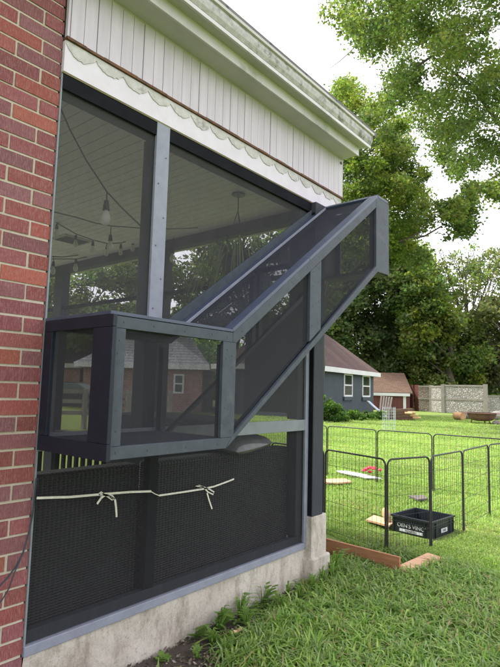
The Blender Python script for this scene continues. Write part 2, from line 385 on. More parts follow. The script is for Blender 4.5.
# mid post: navy 4x4 behind the screen, lavender strip over it
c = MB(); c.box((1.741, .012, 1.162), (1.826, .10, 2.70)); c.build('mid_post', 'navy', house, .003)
c = MB(); c.box((1.737, -.014, 1.66), (1.827, .004, 2.778)); strip = c.build('post_strip', 'lavender', house, .002)
for k in range(6):
    zz = 1.76+k*.17+random.uniform(-.02, .02); c = MB(); c.obox((1.782+(.022 if k % 2 else -.022), -.0155, zz), (.003, 0, 0), (0, .0012, 0), (0, 0, .003)); c.build('nail', 'steel', strip)
c = MB(); c.box((1.806, .012, .356), (1.866, .055, 1.084)); c.build('lower_stud', 'black', house, .002)
c = MB(); c.box((1.186, -.0135, 1.085), (3.205, .003, 1.161)); c.build('cross_rail', 'greyrail', house, .002)
c = MB(); c.box((3.206, -.014, .306), (3.246, .004, 1.78)); c.build('edge_trim', 'lavender', house, .002)
c = MB(); c.box((3.135, .012, .356), (3.235, .10, 1.084)); c.build('end_stud', 'charcoal', house, .003)
c = MB(); c.box((3.135, .012, 1.162), (3.235, .10, 2.70)); c.build('end_stud', 'charcoal', house, .003)
c = MB(); c.box((1.1765, -.006, .30), (1.184, .03, 2.78)); c.build('edge_caulk', 'greyrail', house)
# screens
for nm, x0, x1, a, b in (('screen_panel', 1.184, 1.741, .306, 1.10), ('screen_panel', 1.184, 1.741, 1.101, 2.70), ('screen_panel', 1.826, 3.206, 1.162, 2.70), ('screen_panel', 1.826, 3.206, .306, 1.162)):
    c = MB(); c.add([(x0, .006, a), (x1, .006, a), (x1, .006, b), (x0, .006, b)], [(0, 1, 2, 3)]); c.build(nm, 'screen_hazy' if b > 2 else 'screen', house)
c = MB(); c.add([(1.741, .006, .306), (1.826, .006, .306), (1.826, .006, 1.1), (1.741, .006, 1.1)], [(0, 1, 2, 3)]); c.build('screen_panel', 'screen', house)
# beam board with scalloped relic trim and rusty flashing
c = MB(); c.box((1.178, -.018, 2.782), (3.68, .10, 2.932)); c.build('beam_board', 'whitewash', house, .002)
c = MB(); c.box((1.178, -.014, 2.776), (3.64, .09, 2.7815)); c.build('beam_underside', 'yellowwood', house)
c = MB(); x = 1.182; pw = .158
while x < 3.66:
    xe = min(x+pw, 3.672); n = 12; pts = [(x, 2.930)]
    ph = random.uniform(.9, 1.1)
    for k in range(n+1):
        t = k/n; zz = 2.930-.018-.043*ph*math.sin(math.pi*t)**.75+random.uniform(-.0045, .0045); pts.append((x+(xe-x)*t, zz))
    pts.append((xe, 2.930)); c.prism(pts[::-1], -.0222, -.0182); x = xe
c.build('scalloped_trim', 'scallop', house)
c = MB(); x = 1.178
while x < 3.68:
    xe = min(x+.1, 3.69); d = random.uniform(0, .004); c.box((x, -.030-d, 2.9325), (xe, .05, 2.944+random.uniform(0, .004))); x = xe
c.build('rusty_flashing', 'rust', house)
# siding boards
c = MB(); xs = [1.180, 1.196, 1.338, 1.478, 1.616, 1.752, 1.892, 2.026]
while xs[-1] < 3.52: xs.append(xs[-1]+random.uniform(.132, .142))
xs[-1] = 3.555; xs.append(3.70)
for a, b in zip(xs, xs[1:]):
    zb = 2.944+random.uniform(0, .006); w3 = (b-a)/3; dy = random.uniform(-.002, .002)
    n = 2 if b-a > .1 else 1
    for k in range(n):
        w = (b-a)/n; gp_ = .0028 if k == n-1 else .0012
        c.box((a+w*k+.0012, -.024+dy, zb), (a+w*(k+1)-gp_, -.004, 3.268))
c.build('siding', 'siding', house, .0012)
c = MB(); c.box((1.178, -.003, 2.945), (3.695, .06, 3.268)); c.build('siding_backing', 'gap', house)
c = MB(); c.obox((3.662, -.027, 3.235), (.009, 0, 0), (0, .003, 0), (0, 0, .009)); c.build('screw', 'gap', house)
# end wall over the porch and its far side
c = MB(); c.box((3.60, .06, 2.785), (3.695, 4.5, 3.268)); c.build('end_gable_board', 'siding', house)
# soffit, fascia and gutter: one long extrusion each along X
XL = -3.0
def extr(prof, x0, x1, name, mat, parent=house):
    n = len(prof); m = MB(); m.add([(x0, y, z) for y, z in prof]+[(x1, y, z) for y, z in prof],
        [tuple(range(n)), tuple(range(2*n-1, n-1, -1))]+[(i, i+n, (i+1) % n+n, (i+1) % n) for i in range(n)])
    o = m.build(name, mat, parent)
    bmx = bmesh.new(); bmx.from_mesh(o.data); bmesh.ops.recalc_face_normals(bmx, faces=bmx.faces); bmx.to_mesh(o.data); bmx.free(); return o
extr([(.05, 3.2695), (-.160, 3.2695), (-.160, 3.325), (.05, 3.325)], XL, 3.685, 'soffit', 'soffit')
extr([(-.1605, 3.266), (-.172, 3.266), (-.172, 3.334), (-.1605, 3.334)], XL, 3.690, 'soffit_edge', 'gutter')
extr([(-.010, 3.2690), (-.026, 3.2690), (-.026, 3.262), (-.010, 3.255)], 1.18, 3.70, 'crown_strip', 'soffit')
extr([(.05, 3.326), (-.1725, 3.3345), (-.235, 3.332), (-.235, 3.345), (.05, 3.345)], XL, 3.70, 'gutter_underside', 'soffit')
# K-style gutter: ogee front
extr([(-.2355, 3.326), (-.250, 3.326), (-.252, 3.345), (-.247, 3.352), (-.2355, 3.352)], XL, 3.745, 'gutter_lip', 'gutter')
extr([(-.2355, 3.3525), (-.249, 3.3525), (-.262, 3.375), (-.268, 3.405), (-.262, 3.432), (-.2355, 3.432)], XL, 3.748, 'gutter', 'gutter_dirty')
extr([(-.2355, 3.4325), (-.276, 3.4325), (-.280, 3.446), (-.272, 3.452), (-.2355, 3.452)], XL, 3.752, 'gutter_rim', 'gutter')
extr([(-.2350, 3.3455), (.06, 3.3455), (.06, 3.46), (-.2350, 3.46)], XL, 3.735, 'fascia', 'gutter')
# roof
c = MB(); c.add([(XL, -.25, 3.462), (3.85, -.25, 3.462), (3.85, 4.9, 4.9), (XL, 4.9, 4.9), (XL, -.25, 3.500), (3.85, -.25, 3.500), (3.85, 4.9, 4.94), (XL, 4.9, 4.94)],
    [(3, 2, 1, 0), (4, 5, 6, 7), (0, 1, 5, 4), (1, 2, 6, 5), (2, 3, 7, 6), (3, 0, 4, 7)]); c.build('roof', 'darkroof', house, 0, True)
c = MB(); c.add([(3.70, .0, 3.27), (3.70, 4.6, 3.27), (3.70, 4.6, 4.80), (3.70, .0, 3.52)], [(0, 1, 2, 3)]); c.build('gable', 'siding', house)
# porch ceiling of boards running across
c = MB(); x = -1.4
while x < 3.42: c.box((x+.002, .10, 2.822), (min(x+.079, 3.43), 4.4, 2.84)); x += .082
c.build('ceiling', 'ceiling', house)
c = MB(); c.box((-1.4, .09, 2.841), (3.43, 4.4, 2.86)); c.build('ceiling_backing', 'gap', house)
c = MB(); c.box((-1.4, 4.4, .26), (3.43, 4.5, .95)); c.build('back_wall', 'interior', house)  # unseen back wall kept low, opening added above to brighten the ceiling
c = MB(); c.box((-1.4, 4.4, 2.68), (3.43, 4.5, 2.84)); c.build('header', 'charcoal', house)
for xx in (-1.3, .3, 1.9, 3.3):
    c = MB(); c.box((xx, 4.4, .951), (xx+.1, 4.5, 2.679)); c.build('back_post', 'charcoal', house)
c = MB(); c.box((-1.5, .2, .26), (-1.4, 4.5, 2.84)); c.build('back_wall', 'interior', house)
c = MB(); c.box((-1.4, .14, .20), (3.30, 4.5, .262)); c.build('porch_floor', 'deck', house)
# end wall of the porch: header, transom rail, posts, railing with balusters
X1 = 3.43
c = MB(); c.box((X1-.02, .09, 2.727), (X1+.07, 4.4, 2.82)); c.build('end_header', 'charcoal', house)
c = MB(); c.box((X1-.01, .09, 2.275), (X1+.05, 4.4, 2.305)); c.build('transom_rail', 'black', house)
for a, b in ((3.66, 3.84), (1.80, 1.93), (.086, .12)):
    c = MB(); c.box((X1-.03, a, .262), (X1+.07, b, 2.727)); c.build('end_post', 'charcoal', house, .003)
c = MB(); c.box((X1-.02, .12, .79), (X1+.05, 4.3, .83)); c.build('porch_railing', 'charcoal', house)
c = MB(); y = .2
while y < 4.3: c.box((X1, y, .30), (X1+.03, y+.05, .79)); y += .13
rl = c.build('balusters', 'black', house)
c = MB(); c.add([(X1+.06, .12, .28), (X1+.06, 4.35, .28), (X1+.06, 4.35, 2.727), (X1+.06, .12, 2.727)], [(0, 1, 2, 3)]); c.build('screen_panel', 'screen', house)
c = MB(); c.box((X1-.02, .14, 1.19), (X1+.02, .74, 1.95)); c.build('side_panel', 'garage', house)
# ceiling vent
vc = PG(72, 240, 2.818)
ve = MB(); ve.box((vc.x-.16, vc.y-.13, 2.812), (vc.x+.16, vc.y+.13, 2.8215)); vo_ = ve.build('ceiling_vent', 'interior', house)
ve = MB()
for k in range(6): ve.box((vc.x-.13, vc.y-.10+k*.037, 2.806), (vc.x+.13, vc.y-.085+k*.037, 2.8115))
ve.build('louvre', 'gap', vo_)

# ================================================================ CAT TUNNEL
W_ = -.481
tun = thing('cat_tunnel', (1.5, -.24, 1.1), 'slate framed mesh cat tunnel with a boxy left end rising diagonally along the porch', 'cat tunnel')
xl, xm, xe = 1.190, 1.853, 3.562
zb, zt = 1.095, 1.633; ht, hb = 2.765, 2.219; xp = 3.397
sT = (ht-zt)/(xp-(xm+.015)); sB = (hb-zb)/(xp-1.842)
topz = lambda x: zt+max(0, min(x, xp)-(xm+.015))*sT
botz = lambda x: zb+max(0, min(x, xp)-1.842)*sB
T = .019
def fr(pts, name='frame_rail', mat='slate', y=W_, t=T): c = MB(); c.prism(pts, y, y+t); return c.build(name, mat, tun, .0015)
# front face frame (boards butted; each board its own piece)
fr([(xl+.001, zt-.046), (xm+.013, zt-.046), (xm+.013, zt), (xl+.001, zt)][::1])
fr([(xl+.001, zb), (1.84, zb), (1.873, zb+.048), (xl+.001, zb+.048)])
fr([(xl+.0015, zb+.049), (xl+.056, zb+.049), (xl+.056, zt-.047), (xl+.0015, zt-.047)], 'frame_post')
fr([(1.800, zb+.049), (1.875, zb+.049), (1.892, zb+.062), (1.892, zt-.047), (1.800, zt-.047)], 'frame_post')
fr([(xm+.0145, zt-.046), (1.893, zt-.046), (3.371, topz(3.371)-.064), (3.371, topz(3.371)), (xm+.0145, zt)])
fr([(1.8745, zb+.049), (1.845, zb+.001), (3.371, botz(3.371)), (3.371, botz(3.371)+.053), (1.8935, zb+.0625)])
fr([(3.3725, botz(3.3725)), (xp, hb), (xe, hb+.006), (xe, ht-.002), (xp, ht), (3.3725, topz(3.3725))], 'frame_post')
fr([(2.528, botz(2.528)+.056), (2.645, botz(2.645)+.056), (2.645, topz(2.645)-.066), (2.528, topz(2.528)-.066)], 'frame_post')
# ribs behind the front boards (2x2 lumber, navy) seen through the mesh edges
def ribs(y, mat='navy'):
    y2 = y+.034
    for p in ([(xl+.02, zt-.036), (xm+.013, zt-.036), (3.371, topz(3.371)-.05), (3.371, topz(3.371)-.006), (xm+.013, zt-.004), (xl+.02, zt-.004)],
              [(xl+.02, zb+.004), (1.84, zb+.004), (3.371, botz(3.371)+.006), (3.371, botz(3.371)+.046), (1.87, zb+.04), (xl+.02, zb+.04)]):
        c = MB(); c.prism(p, y, y2); c.build('frame_rib', mat, tun)
    for x in (2.535, 2.60, 1.815):
        c = MB(); c.prism([(x, botz(x)+.05), (x+.034, botz(x+.034)+.05), (x+.034, topz(x+.034)-.06), (x, topz(x)-.06)], y, y2); c.build('frame_rib', mat, tun)
    c = MB(); c.prism([(3.373, hb+.01), (3.55, hb+.014), (3.55, ht-.01), (3.373, ht-.02)], y, y2); c.build('frame_rib', mat, tun)
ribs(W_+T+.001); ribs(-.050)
# left end face: boards darker than the front, side shade put into the navy
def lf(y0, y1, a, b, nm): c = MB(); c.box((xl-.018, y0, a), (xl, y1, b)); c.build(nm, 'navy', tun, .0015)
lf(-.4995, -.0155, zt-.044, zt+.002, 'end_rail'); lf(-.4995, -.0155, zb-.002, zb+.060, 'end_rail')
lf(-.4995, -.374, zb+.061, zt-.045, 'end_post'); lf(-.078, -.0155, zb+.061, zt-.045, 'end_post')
c = MB(); c.box((xl-.017, -.4995, zb-.0005), (xl+.0005, W_-.0005, zt+.0005)); 
# roof boards: outer edge board, inner edge board, cross batten
def slope_bar(y0, y1, x0, x1, t0, t1, nm, mat):
    c = MB(); nrm = V((-math.sin(math.atan(sT)), 0, math.cos(math.atan(sT))))
    a = V((x0, 0, topz(x0))); b = V((x1, 0, topz(x1)))
    vs = []
    for p in (a, b):
        for y in (y0, y1):
            for t in (t0, t1): q = p+nrm*t; vs.append((q.x, y, q.z))
    c.add(vs, [(0, 1, 3, 2), (4, 6, 7, 5), (0, 4, 5, 1), (2, 3, 7, 6), (1, 5, 7, 3), (0, 2, 6, 4)]); return c.build(nm, mat, tun, .0015)
slope_bar(W_-.001, W_+.064, xm+.02, 2.52, .001, .019, 'roof_rail', 'slate_top')
slope_bar(W_-.001, W_+.064, 2.522, xp+.004, .001, .019, 'roof_rail', 'slate_top')
slope_bar(-.066, -.016, xm+.02, xp, .001, .019, 'roof_rail', 'slate_top')
slope_bar(-.0695, -.067, xm+.02, xp-.03, .004, .0215, 'flashing_strip', 'lavender')
slope_bar(-.0155, .000, xm-.02, xp-.09, .000, .052, 'wall_batten', 'slate')
slope_bar(W_+.066, -.073, xp-.03, xp, .001, .019, 'roof_batten', 'slate_top')
slope_bar(W_+.066, -.073, 2.50, 2.54, -.02, -.001, 'roof_batten', 'navy')
c = MB(); c.box((xp+.006, W_-.001, ht-.001), (xe, -.01, ht+.017)); c.build('roof_cap', 'slate_top', tun, .0015)
c = MB(); c.box((xl-.018, W_-.001, zt+.0025), (xm+.015, -.016, zt+.016)); c.build('box_top', 'slate_top', tun, .0015)
c = MB(); c.box((xl+.002, W_+T+.002, zb+.0405), (1.83, -.02, zb+.05)); c.build('box_floor', 'charcoal', tun)
# far end face
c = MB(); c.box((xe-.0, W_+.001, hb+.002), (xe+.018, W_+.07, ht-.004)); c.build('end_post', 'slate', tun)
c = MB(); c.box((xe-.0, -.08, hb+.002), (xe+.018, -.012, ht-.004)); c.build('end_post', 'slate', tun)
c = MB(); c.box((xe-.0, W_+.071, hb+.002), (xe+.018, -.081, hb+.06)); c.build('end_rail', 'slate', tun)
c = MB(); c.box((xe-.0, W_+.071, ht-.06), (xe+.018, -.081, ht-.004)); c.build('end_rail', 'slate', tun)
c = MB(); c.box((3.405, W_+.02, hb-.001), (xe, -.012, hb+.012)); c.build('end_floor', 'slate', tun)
# mesh panels
def panel(pts, mat='mesh'): c = MB(); c.add(pts, [tuple(range(len(pts)))]); c.build('mesh_panel', mat, tun)
yf = W_+T-.001
panel([(xl+.05, yf, zb+.045), (1.802, yf, zb+.045), (1.802, yf, zt-.04), (xl+.05, yf, zt-.04)])
panel([(1.888, yf, zb+.06), (2.53, yf, botz(2.53)+.05), (2.53, yf, topz(2.53)-.06), (1.888, yf, zt-.05)])
panel([(2.643, yf, botz(2.643)+.05), (3.375, yf, botz(3.375)+.05), (3.375, yf, topz(3.375)-.06), (2.643, yf, topz(2.643)-.06)])
panel([(xl-.004, -.376, zb+.058), (xl-.004, -.076, zb+.058), (xl-.004, -.076, zt-.043), (xl-.004, -.376, zt-.043)])
panel([(xm+.03, W_+.06, topz(xm+.03)+.001), (xp-.02, W_+.06, topz(xp-.02)+.001), (xp-.02, -.06, topz(xp-.02)+.001), (xm+.03, -.06, topz(xm+.03)+.001)], 'meshtop')
panel([(1.86, W_+.03, botz(1.86)+.004), (xp, W_+.03, botz(xp)+.004), (xp, -.05, botz(xp)+.004), (1.86, -.05, botz(1.86)+.004)])
panel([(xe+.004, W_+.06, hb+.05), (xe+.004, -.07, hb+.05), (xe+.004, -.07, ht-.05), (xe+.004, W_+.06, ht-.05)])
# pale streak on the roof mesh
for (x0, y0, x1, y1) in ((2.05, -.21, 2.14, -.225),):
    c = MB(); c.tube([(x0, y0, topz(x0)+.002), (x1, y1, topz(x1)+.002)], .0010, 5); c.build('mesh_streak', 'greyrail', tun)
# screws
scr = []
for t in (.06, .3, .55, .8, .97): scr.append((xl+t*(xm-xl), zt-.023))
for t in (.06, .3, .62, .93): scr.append((xl+t*(xm-xl-.03), zb+.024))
for z_ in (zb+.1, zb+.18, zt-.14, zt-.09): scr += [(xl+.028, z_), (1.825, z_+.01), (1.868, z_-.02)]
for x in (1.93, 2.15, 2.35, 2.50, 2.62, 2.85, 3.1, 3.3, 3.38): scr.append((x, topz(x)-.03))
for x in (1.95, 2.25, 2.48, 2.60, 2.9, 3.2, 3.36): scr.append((x, botz(x)+.026))
for z_ in (1.74, 1.86, 1.98, 2.06): scr.append((2.562, z_)), scr.append((2.617, z_+.03))
for z_ in (2.32, 2.45, 2.6): scr.append((3.52, z_))
sm = None
for x, z_ in scr:
    if sm is None:
        c = MB(); c.lathe((0, 0, 0), [(.0001, -.0015), (.0034, -.0013), (.0036, 0)], 8); sm = c.build('screw', 'steel', tun)
        sm.rotation_euler = (math.radians(90), 0, 0); sc = sm
        sc.data.transform(Matrix.Scale(-1, 4, (0, 0, 1)))
    else: sc = sm.copy(); COL.objects.link(sc); sc.parent = tun; sc.matrix_parent_inverse = tun.matrix_world.inverted()
    sc.location = (x+random.uniform(-.006, .006), W_-.0003, z_+random.uniform(-.005, .005))

# ================================================================ INSIDE THE PORCH
def wicker_seat(x0, x1, label, nm):
    t = thing(nm, ((x0+x1)/2, .45, .262), label, 'wicker seat', 'black wicker seats behind the porch screen')
    c = MB(); c.box((x0, .065, .30), (x1, .185, .972)); c.build('backrest', 'wicker', t, .018)
    c = MB(); c.box((x0+.08, .187, .42), (x1-.08, .80, .58)); c.build('seat', 'wicker', t, .01)
    for a in (x0, x1-.08):
        c = MB(); c.box((a, .187, .30), (a+.079, .80, .82)); c.build('armrest', 'wicker', t, .012)
    c = MB(); c.box((x0+.09, .2, .582), (x1-.09, .78, .68)); c.build('seat_cushion', 'cushion', t, .03)
    for a in (x0+.02, x1-.06):
        for b in (.08, .74):
            c = MB(); c.box((a, b, .263), (a+.04, b+.04, .299)); c.build('leg', 'black', t)
    return t
wicker_seat(1.02, 1.795, 'narrow black wicker armchair with its back to the screen beside the brick', 'wicker_armchair')
wicker_seat(1.875, 3.12, 'wide black wicker loveseat with its back to the screen below the diagonal tunnel', 'wicker_loveseat')
tb = thing('patio_table', (3.06, 1.22, .262), 'dark draped patio table standing mid porch behind the tunnel box', 'table')
c = MB(); nn = 40; prof = [(1.0, .02), (1.03, .25), (1.0, .55), (.985, .80), (.96, .86), (.5, .885), (.001, .89)]
vs = []
for f_, z_ in prof:
    for k in range(nn):
        a = 2*math.pi*k/nn; e_ = 3.5; cx, sy = math.cos(a), math.sin(a); q_ = (abs(cx)**e_+abs(sy)**e_)**(-1/e_)
        w_ = 1+.03*math.sin(a*11)*(1-z_/.9); vs.append((3.06+.25*cx*q_*f_*w_, 1.22+.72*sy*q_*f_*w_, .262+z_))
c.add(vs, [(i*nn+k, i*nn+(k+1) % nn, (i+1)*nn+(k+1) % nn, (i+1)*nn+k) for i in range(len(prof)-1) for k in range(nn)]); c.smooth = True
c.build('fabric_cover', 'charcoal', tb)
# grey pillow on the loveseat back
pl = MB(); n = 14; vs = []
for i in range(n+1):
    for j in range(n+1):
        a, b = i/n*2-1, j/n*2-1; th = (max(0, 1-a**4)*max(0, 1-b**4))**.5
        vs.append((a*.21*(1-.06*b*b), b*.16*(1-.06*a*a), th*.045))
vs += [(x, y, -z_) for x, y, z_ in vs]; m_ = (n+1)**2
fs = [(i*(n+1)+j, (i+1)*(n+1)+j, (i+1)*(n+1)+j+1, i*(n+1)+j+1) for i in range(n) for j in range(n)]
fs += [tuple(m_+k for k in f[::-1]) for f in fs]; pl.add(vs, fs); pl.smooth = True
po = pl.build('pillow', 'cushion'); po.location = (2.66, .15, 1.022); po.rotation_euler = (math.radians(8), math.radians(-5), math.radians(4))
tag(po, 'crumpled grey pillow lying on top of the wicker loveseat back', 'pillow')
# ribbon with two bows tied across in front of the screen
rib = thing('tie_ribbon', (1.8, -.02, .85), 'cream ribbon stretched across the lower screen and tied in two small bows', 'ribbon')
def P2(u, v): return PY(u, v, -.012)
def flat(pts, w, nm='ribbon_strip'):
    c = MB(); pts = [V(p) for p in pts]; vs = []
    for i, p in enumerate(pts):
        d = (pts[min(i+1, len(pts)-1)]-pts[max(i-1, 0)]).normalized(); s_ = d.cross(V((0, 1, 0))).normalized()*w/2
        vs += [p+s_+V((0, -.001, 0)), p-s_+V((0, -.001, 0)), p-s_+V((0, .001, 0)), p+s_+V((0, .001, 0))]
    for i in range(len(pts)-1):
        for k in range(4): c.add([], [], None); c.f.append((i*4+k, i*4+(k+1) % 4, i*4+4+(k+1) % 4, i*4+4+k)); c.c.append(None)
    c.v = [tuple(v_) for v_ in vs]; c.f.append((3, 2, 1, 0)); c.c.append(None); c.f.append(tuple(len(vs)-4+k for k in range(4))); c.c.append(None)
    return c.build(nm, 'ribbon', rib)
flat([P2(36.5, 498), P2(70, 497), P2(104, 494), P2(130, 492), P2(151, 491.3)], .010)
flat([P2(159, 495.5), P2(180, 492.5), P2(203, 489), P2(214, 486.5), P2(225, 482.5), P2(234, 479)], .009)
flat([P2(151, 491.3)+V((0, .004, 0)), P2(155, 494), P2(159, 495.5)], .004)
flat([P2(105, 495), P2(101, 498), P2(97, 504)], .010, 'bow_tail'); flat([P2(105, 495), P2(112, 496), P2(115, 500), P2(116, 508), P2(116.5, 517)], .010, 'bow_tail')
flat([P2(105, 495), P2(101, 492), P2(98.5, 493.5), P2(100, 495.5), P2(105, 495)], .006, 'bow_loop'); flat([P2(105, 495), P2(110, 496), P2(115, 499), P2(112, 500), P2(105, 495)], .005, 'bow_loop')
flat([P2(203, 487), P2(208, 492), P2(213, 494.5), P2(214, 492), P2(209, 489), P2(203, 487)], .007, 'bow_loop'); flat([P2(203, 487), P2(199, 485.5), P2(195, 485.5), P2(203, 487)], .007, 'bow_loop')
flat([P2(207, 493), P2(209, 500), P2(212, 509)], .009, 'bow_tail')

# string lights
def sag(a, b, s, n=12): return [a.lerp(b, t)+V((0, 0, -s*4*t*(1-t))) for t in (i/n for i in range(n+1))]
def bulb(parent, p, drop=.06, size=1., tilt=0):
    h = MB(); h.tube([p, p+V((0, 0, -drop))], .004*size, 6); h.lathe(p+V((0, 0, -drop-.055*size)), [(.002, .058*size), (.012*size, .055*size), (.016*size, .03*size), (.019*size, .0)], 12)
    ho = h.build('bulb_holder', 'bulbholder', parent)
    g_ = MB(); g_.lathe(p+V((0, 0, -drop-.055*size)), [(.013*size, .0), (.015*size, -.012*size), (.026*size, -.035*size), (.029*size, -.055*size), (.022*size, -.078*size), (.006*size, -.09*size), (.001, -.091*size)], 12)
    g_.build('bulb', 'bulb', ho)
def strand(name, segs, bulbs, label, r=.0045):
    t = thing(name, segs[0][0], label, 'string lights', 'string lights under the porch ceiling')
    for pts in segs: c = MB(); c.tube(pts, r, 6); c.build('cable', 'wire', t)
    for b in bulbs: bulb(t, *b)
    return t
Ya = .32
strand('string_light', [[PY(57, 100, Ya), PY(70, 130, Ya), PY(86, 160, Ya), PY(107, 192, Ya), PY(123, 209, Ya), PY(146, 231, Ya)]], [(PY(107, 192, Ya), .05, 1.0)],
       'nearest light cable slanting steeply from the brick down past one large bulb', .0042)
Yb = 1.25
pb = [PY(50, 211, Yb), PY(75, 217, Yb), PY(95, 223, Yb), PY(111, 226, Yb), PY(140, 228, Yb), PY(170, 229, Yb), PY(205, 227.5, Yb)]
strand('string_light', [pb, [pb[-1], pb[-1]+V((0, 0, .12)), V((pb[-1].x, Yb, 2.822))]], [(pb[3], .07, .9)], 'long level light cable crossing behind the pale post with a dark socket hanging', .0042)
Yc = 2.2
pc = [PY(52, 219, Yc), PY(57, 223, Yc), PY(76, 234, Yc), PY(93, 240, Yc), PY(107, 243.5, Yc), PY(121, 243, Yc), PY(133, 239.5, Yc), PY(150, 235, Yc)]
strand('string_light', [pc], [(pc[i], .012, .8) for i in (1, 2, 3, 4, 5, 6)], 'drooping middle light cable with a row of six little sockets', .005)
Yd = 3.1
pd = [PY(52, 256.5, Yd), PY(62, 257, Yd), PY(76, 255.5, Yd), PY(100, 249, Yd)]; pe = [PY(52, 259, Yd), PY(76, 259, Yd), PY(92, 256, Yd), PY(101, 251, Yd)]
strand('string_light', [pd, pe], [(pd[0]+V((.02, 0, 0)), .05, 1.0), (pe[1], .0, 1.0), (pe[3], .02, 1.0)], 'farthest doubled light cable with three round bulbs above the corner window', .006)
Ye = 3.0
pq = PX(173, 246, 3.38); strand('string_light', [[pq+V((0, 0, .08)), pq]], [(pq, .02, 1.0)], 'single dark hanging bulb just right of the pale post before the trees', .004)

# hanging spider plant
hk = PG(238.5, 194, 2.821)
hp = thing('hanging_planter', hk, 'hanging spider plant with long arching leaves under the porch ceiling', 'hanging plant')
c = MB(); c.lathe(hk, [(.0, 0), (.05, 0), (.05, -.012), (.001, -.016)], 12); c.build('hook', 'steel', hp)
top = hk+V((0, 0, -.13)); pot = hk+V((0, 0, -.56))
c = MB(); c.tube([hk, top], .004, 5)
for k in range(3):
    a = 2.1*k+.3; c.tube([top, pot+V((.11*math.cos(a), .11*math.sin(a), .06))], .003, 5)
c.build('hanger', 'wire', hp)
c = MB(); c.lathe(pot, [(.001, -.10), (.08, -.10), (.115, .05), (.122, .06), (.10, .06), (.02, .04)], 16); c.build('pot', 'charcoal', hp)
vs = []; cs = []
for k in range(130):
    a = RNG.uniform(0, 6.28); L = RNG.uniform(.22, .46); lift = RNG.uniform(.05, .20); w = RNG.uniform(.009, .016)
    d = np.array([math.cos(a), math.sin(a), 0]); s_ = np.array([-d[1], d[0], 0])*w/2; p0 = np.array(pot)+d*.05+[0, 0, .05]
    n = 6; P = [p0+d*L*(t**.9)*.85+np.array([0, 0, lift*4*t*(1-t)-.30*t*t*(L/.4)]) for t in (i/n for i in range(n+1))]
    col = np.array([.22, .28, .14]) if RNG.random() < .5 else np.array([.12, .18, .07])
    for i in range(n):
        w0 = 1-abs(i/n-.3)*.9; w1 = max(.05, 1-abs((i+1)/n-.3)*1.25)
        vs += [P[i]-s_*w0, P[i]+s_*w0, P[i+1]+s_*w1, P[i+1]-s_*w1]; cs.append(col)
np_mesh('leaves', np.array(vs), 4, np.array(cs), 'grass', hp)

# cable hanging on the brick
cb = MB(); Yw = -.012
cb.tube([PY(36.5, 478, Yw), PY(34.5, 495, Yw), PY(32.5, 515, Yw), PY(28, 535, Yw-.01), PY(23, 553, Yw-.015), PY(16, 566, Yw-.02), PY(8, 577, Yw-.02), PY(-6, 592, Yw-.02)], .0035, 6)
cb.tube([PY(34.2, 500, Yw), PY(31, 522, Yw-.004), PY(25.5, 544, Yw-.01), PY(20, 560, Yw-.02), PY(14, 573, Yw-.03), PY(9, 588, Yw-.02), PY(2, 600, Yw-.02), PY(-8, 610, Yw-.02)], .0028, 6)
tag(cb.build('hanging_cable', 'charcoal'), 'thin grey cable drooping across the lower brickwork at the left', 'cable')

# ================================================================ EXERCISE PEN
pen = thing('exercise_pen', (5.9, 1.4, 0), 'black wire exercise pen of folding panels with rounded top corners on the lawn', 'pet pen')
H = .80
def pen_panel(p, q, h=H, nwire=15):
    p, q = V((p[0], p[1], 0)), V((q[0], q[1], 0)); d = (q-p).normalized(); p = p+d*.012; q = q-d*.012; L = (q-p).length; r = .055
    pts = [p]
    for k in range(7): a = math.pi/2*k/6; pts.append(p+d*(r-r*math.cos(a))+V((0, 0, h-r+r*math.sin(a))))
    for k in range(7): a = math.pi/2*k/6; pts.append(q-d*(r-r*math.sin(a))+V((0, 0, h-r+r*math.cos(a))))
    pts.append(q)
    c = MB(); c.tube(pts, .0085, 8); f = c.build('panel_frame', 'wire', pen)
    c = MB()
    for k in range(1, nwire):
        a = p+d*L*k/nwire; c.tube([a+V((0, 0, .05)), a+V((0, 0, h))], .0015, 4)
    for z_ in (.05, .17, .32, .49, .66): c.tube([p+V((0, 0, z_)), q+V((0, 0, z_))], .0018, 4)
    c.build('wires', 'wire', f)
    c = MB()
    for z_ in (h-.14, .30): c.tube([q+V((0, 0, z_))+d*.004, q+V((0, 0, z_+.012))+d*.022, q+V((0, 0, z_-.02))+d*.022], .003, 5)
    c.build('hinge', 'steel', f)
A = [(4.285, -.13), (4.82, -.305), (5.58, -.35), (6.52, -.34), (7.50, -.52), (7.50, .67), (7.49, 1.52), (7.56, 2.43), (7.62, 3.22), (6.8, 3.35), (6.0, 3.32), (5.2, 3.3), (4.62, 2.9), (4.60, 2.12), (4.62, 1.36), (4.53, .63)]
for i in range(len(A)): pen_panel(A[i], A[(i+1) % len(A)])

# boards at the pen corner
pa, pb_ = PG(394.8, 574), PG(330, 556)
c = MB(); d = (pb_-pa).normalized(); nrm = d.cross(V((0, 0, 1)))
c.obox((pa+pb_)/2+V((0, 0, .068))-nrm*.012, (pb_-pa)/2+d*.05, -nrm*.012, V((0, 0, .070)))
tag(c.build('upright_plank', 'wood', None, .002), 'rough brown board standing on edge in the grass between pier and pen', 'plank')
q = [PG(395.5, 571.5, .02), PG(407, 577, .02), PG(444.5, 562.5, .02), PG(428, 557, .02)]
c = MB(); c.add([p+V((0, 0, -.018)) for p in q]+[p for p in q], [(0, 1, 2, 3), (7, 6, 5, 4), (0, 4, 5, 1), (1, 5, 6, 2), (2, 6, 7, 3), (3, 7, 4, 0)])
o_ = c.build('flat_plank', 'ply', None); o_.location.z = .035; tag(o_, 'pale orange board lying flat on the grass in front of the crate', 'plank')

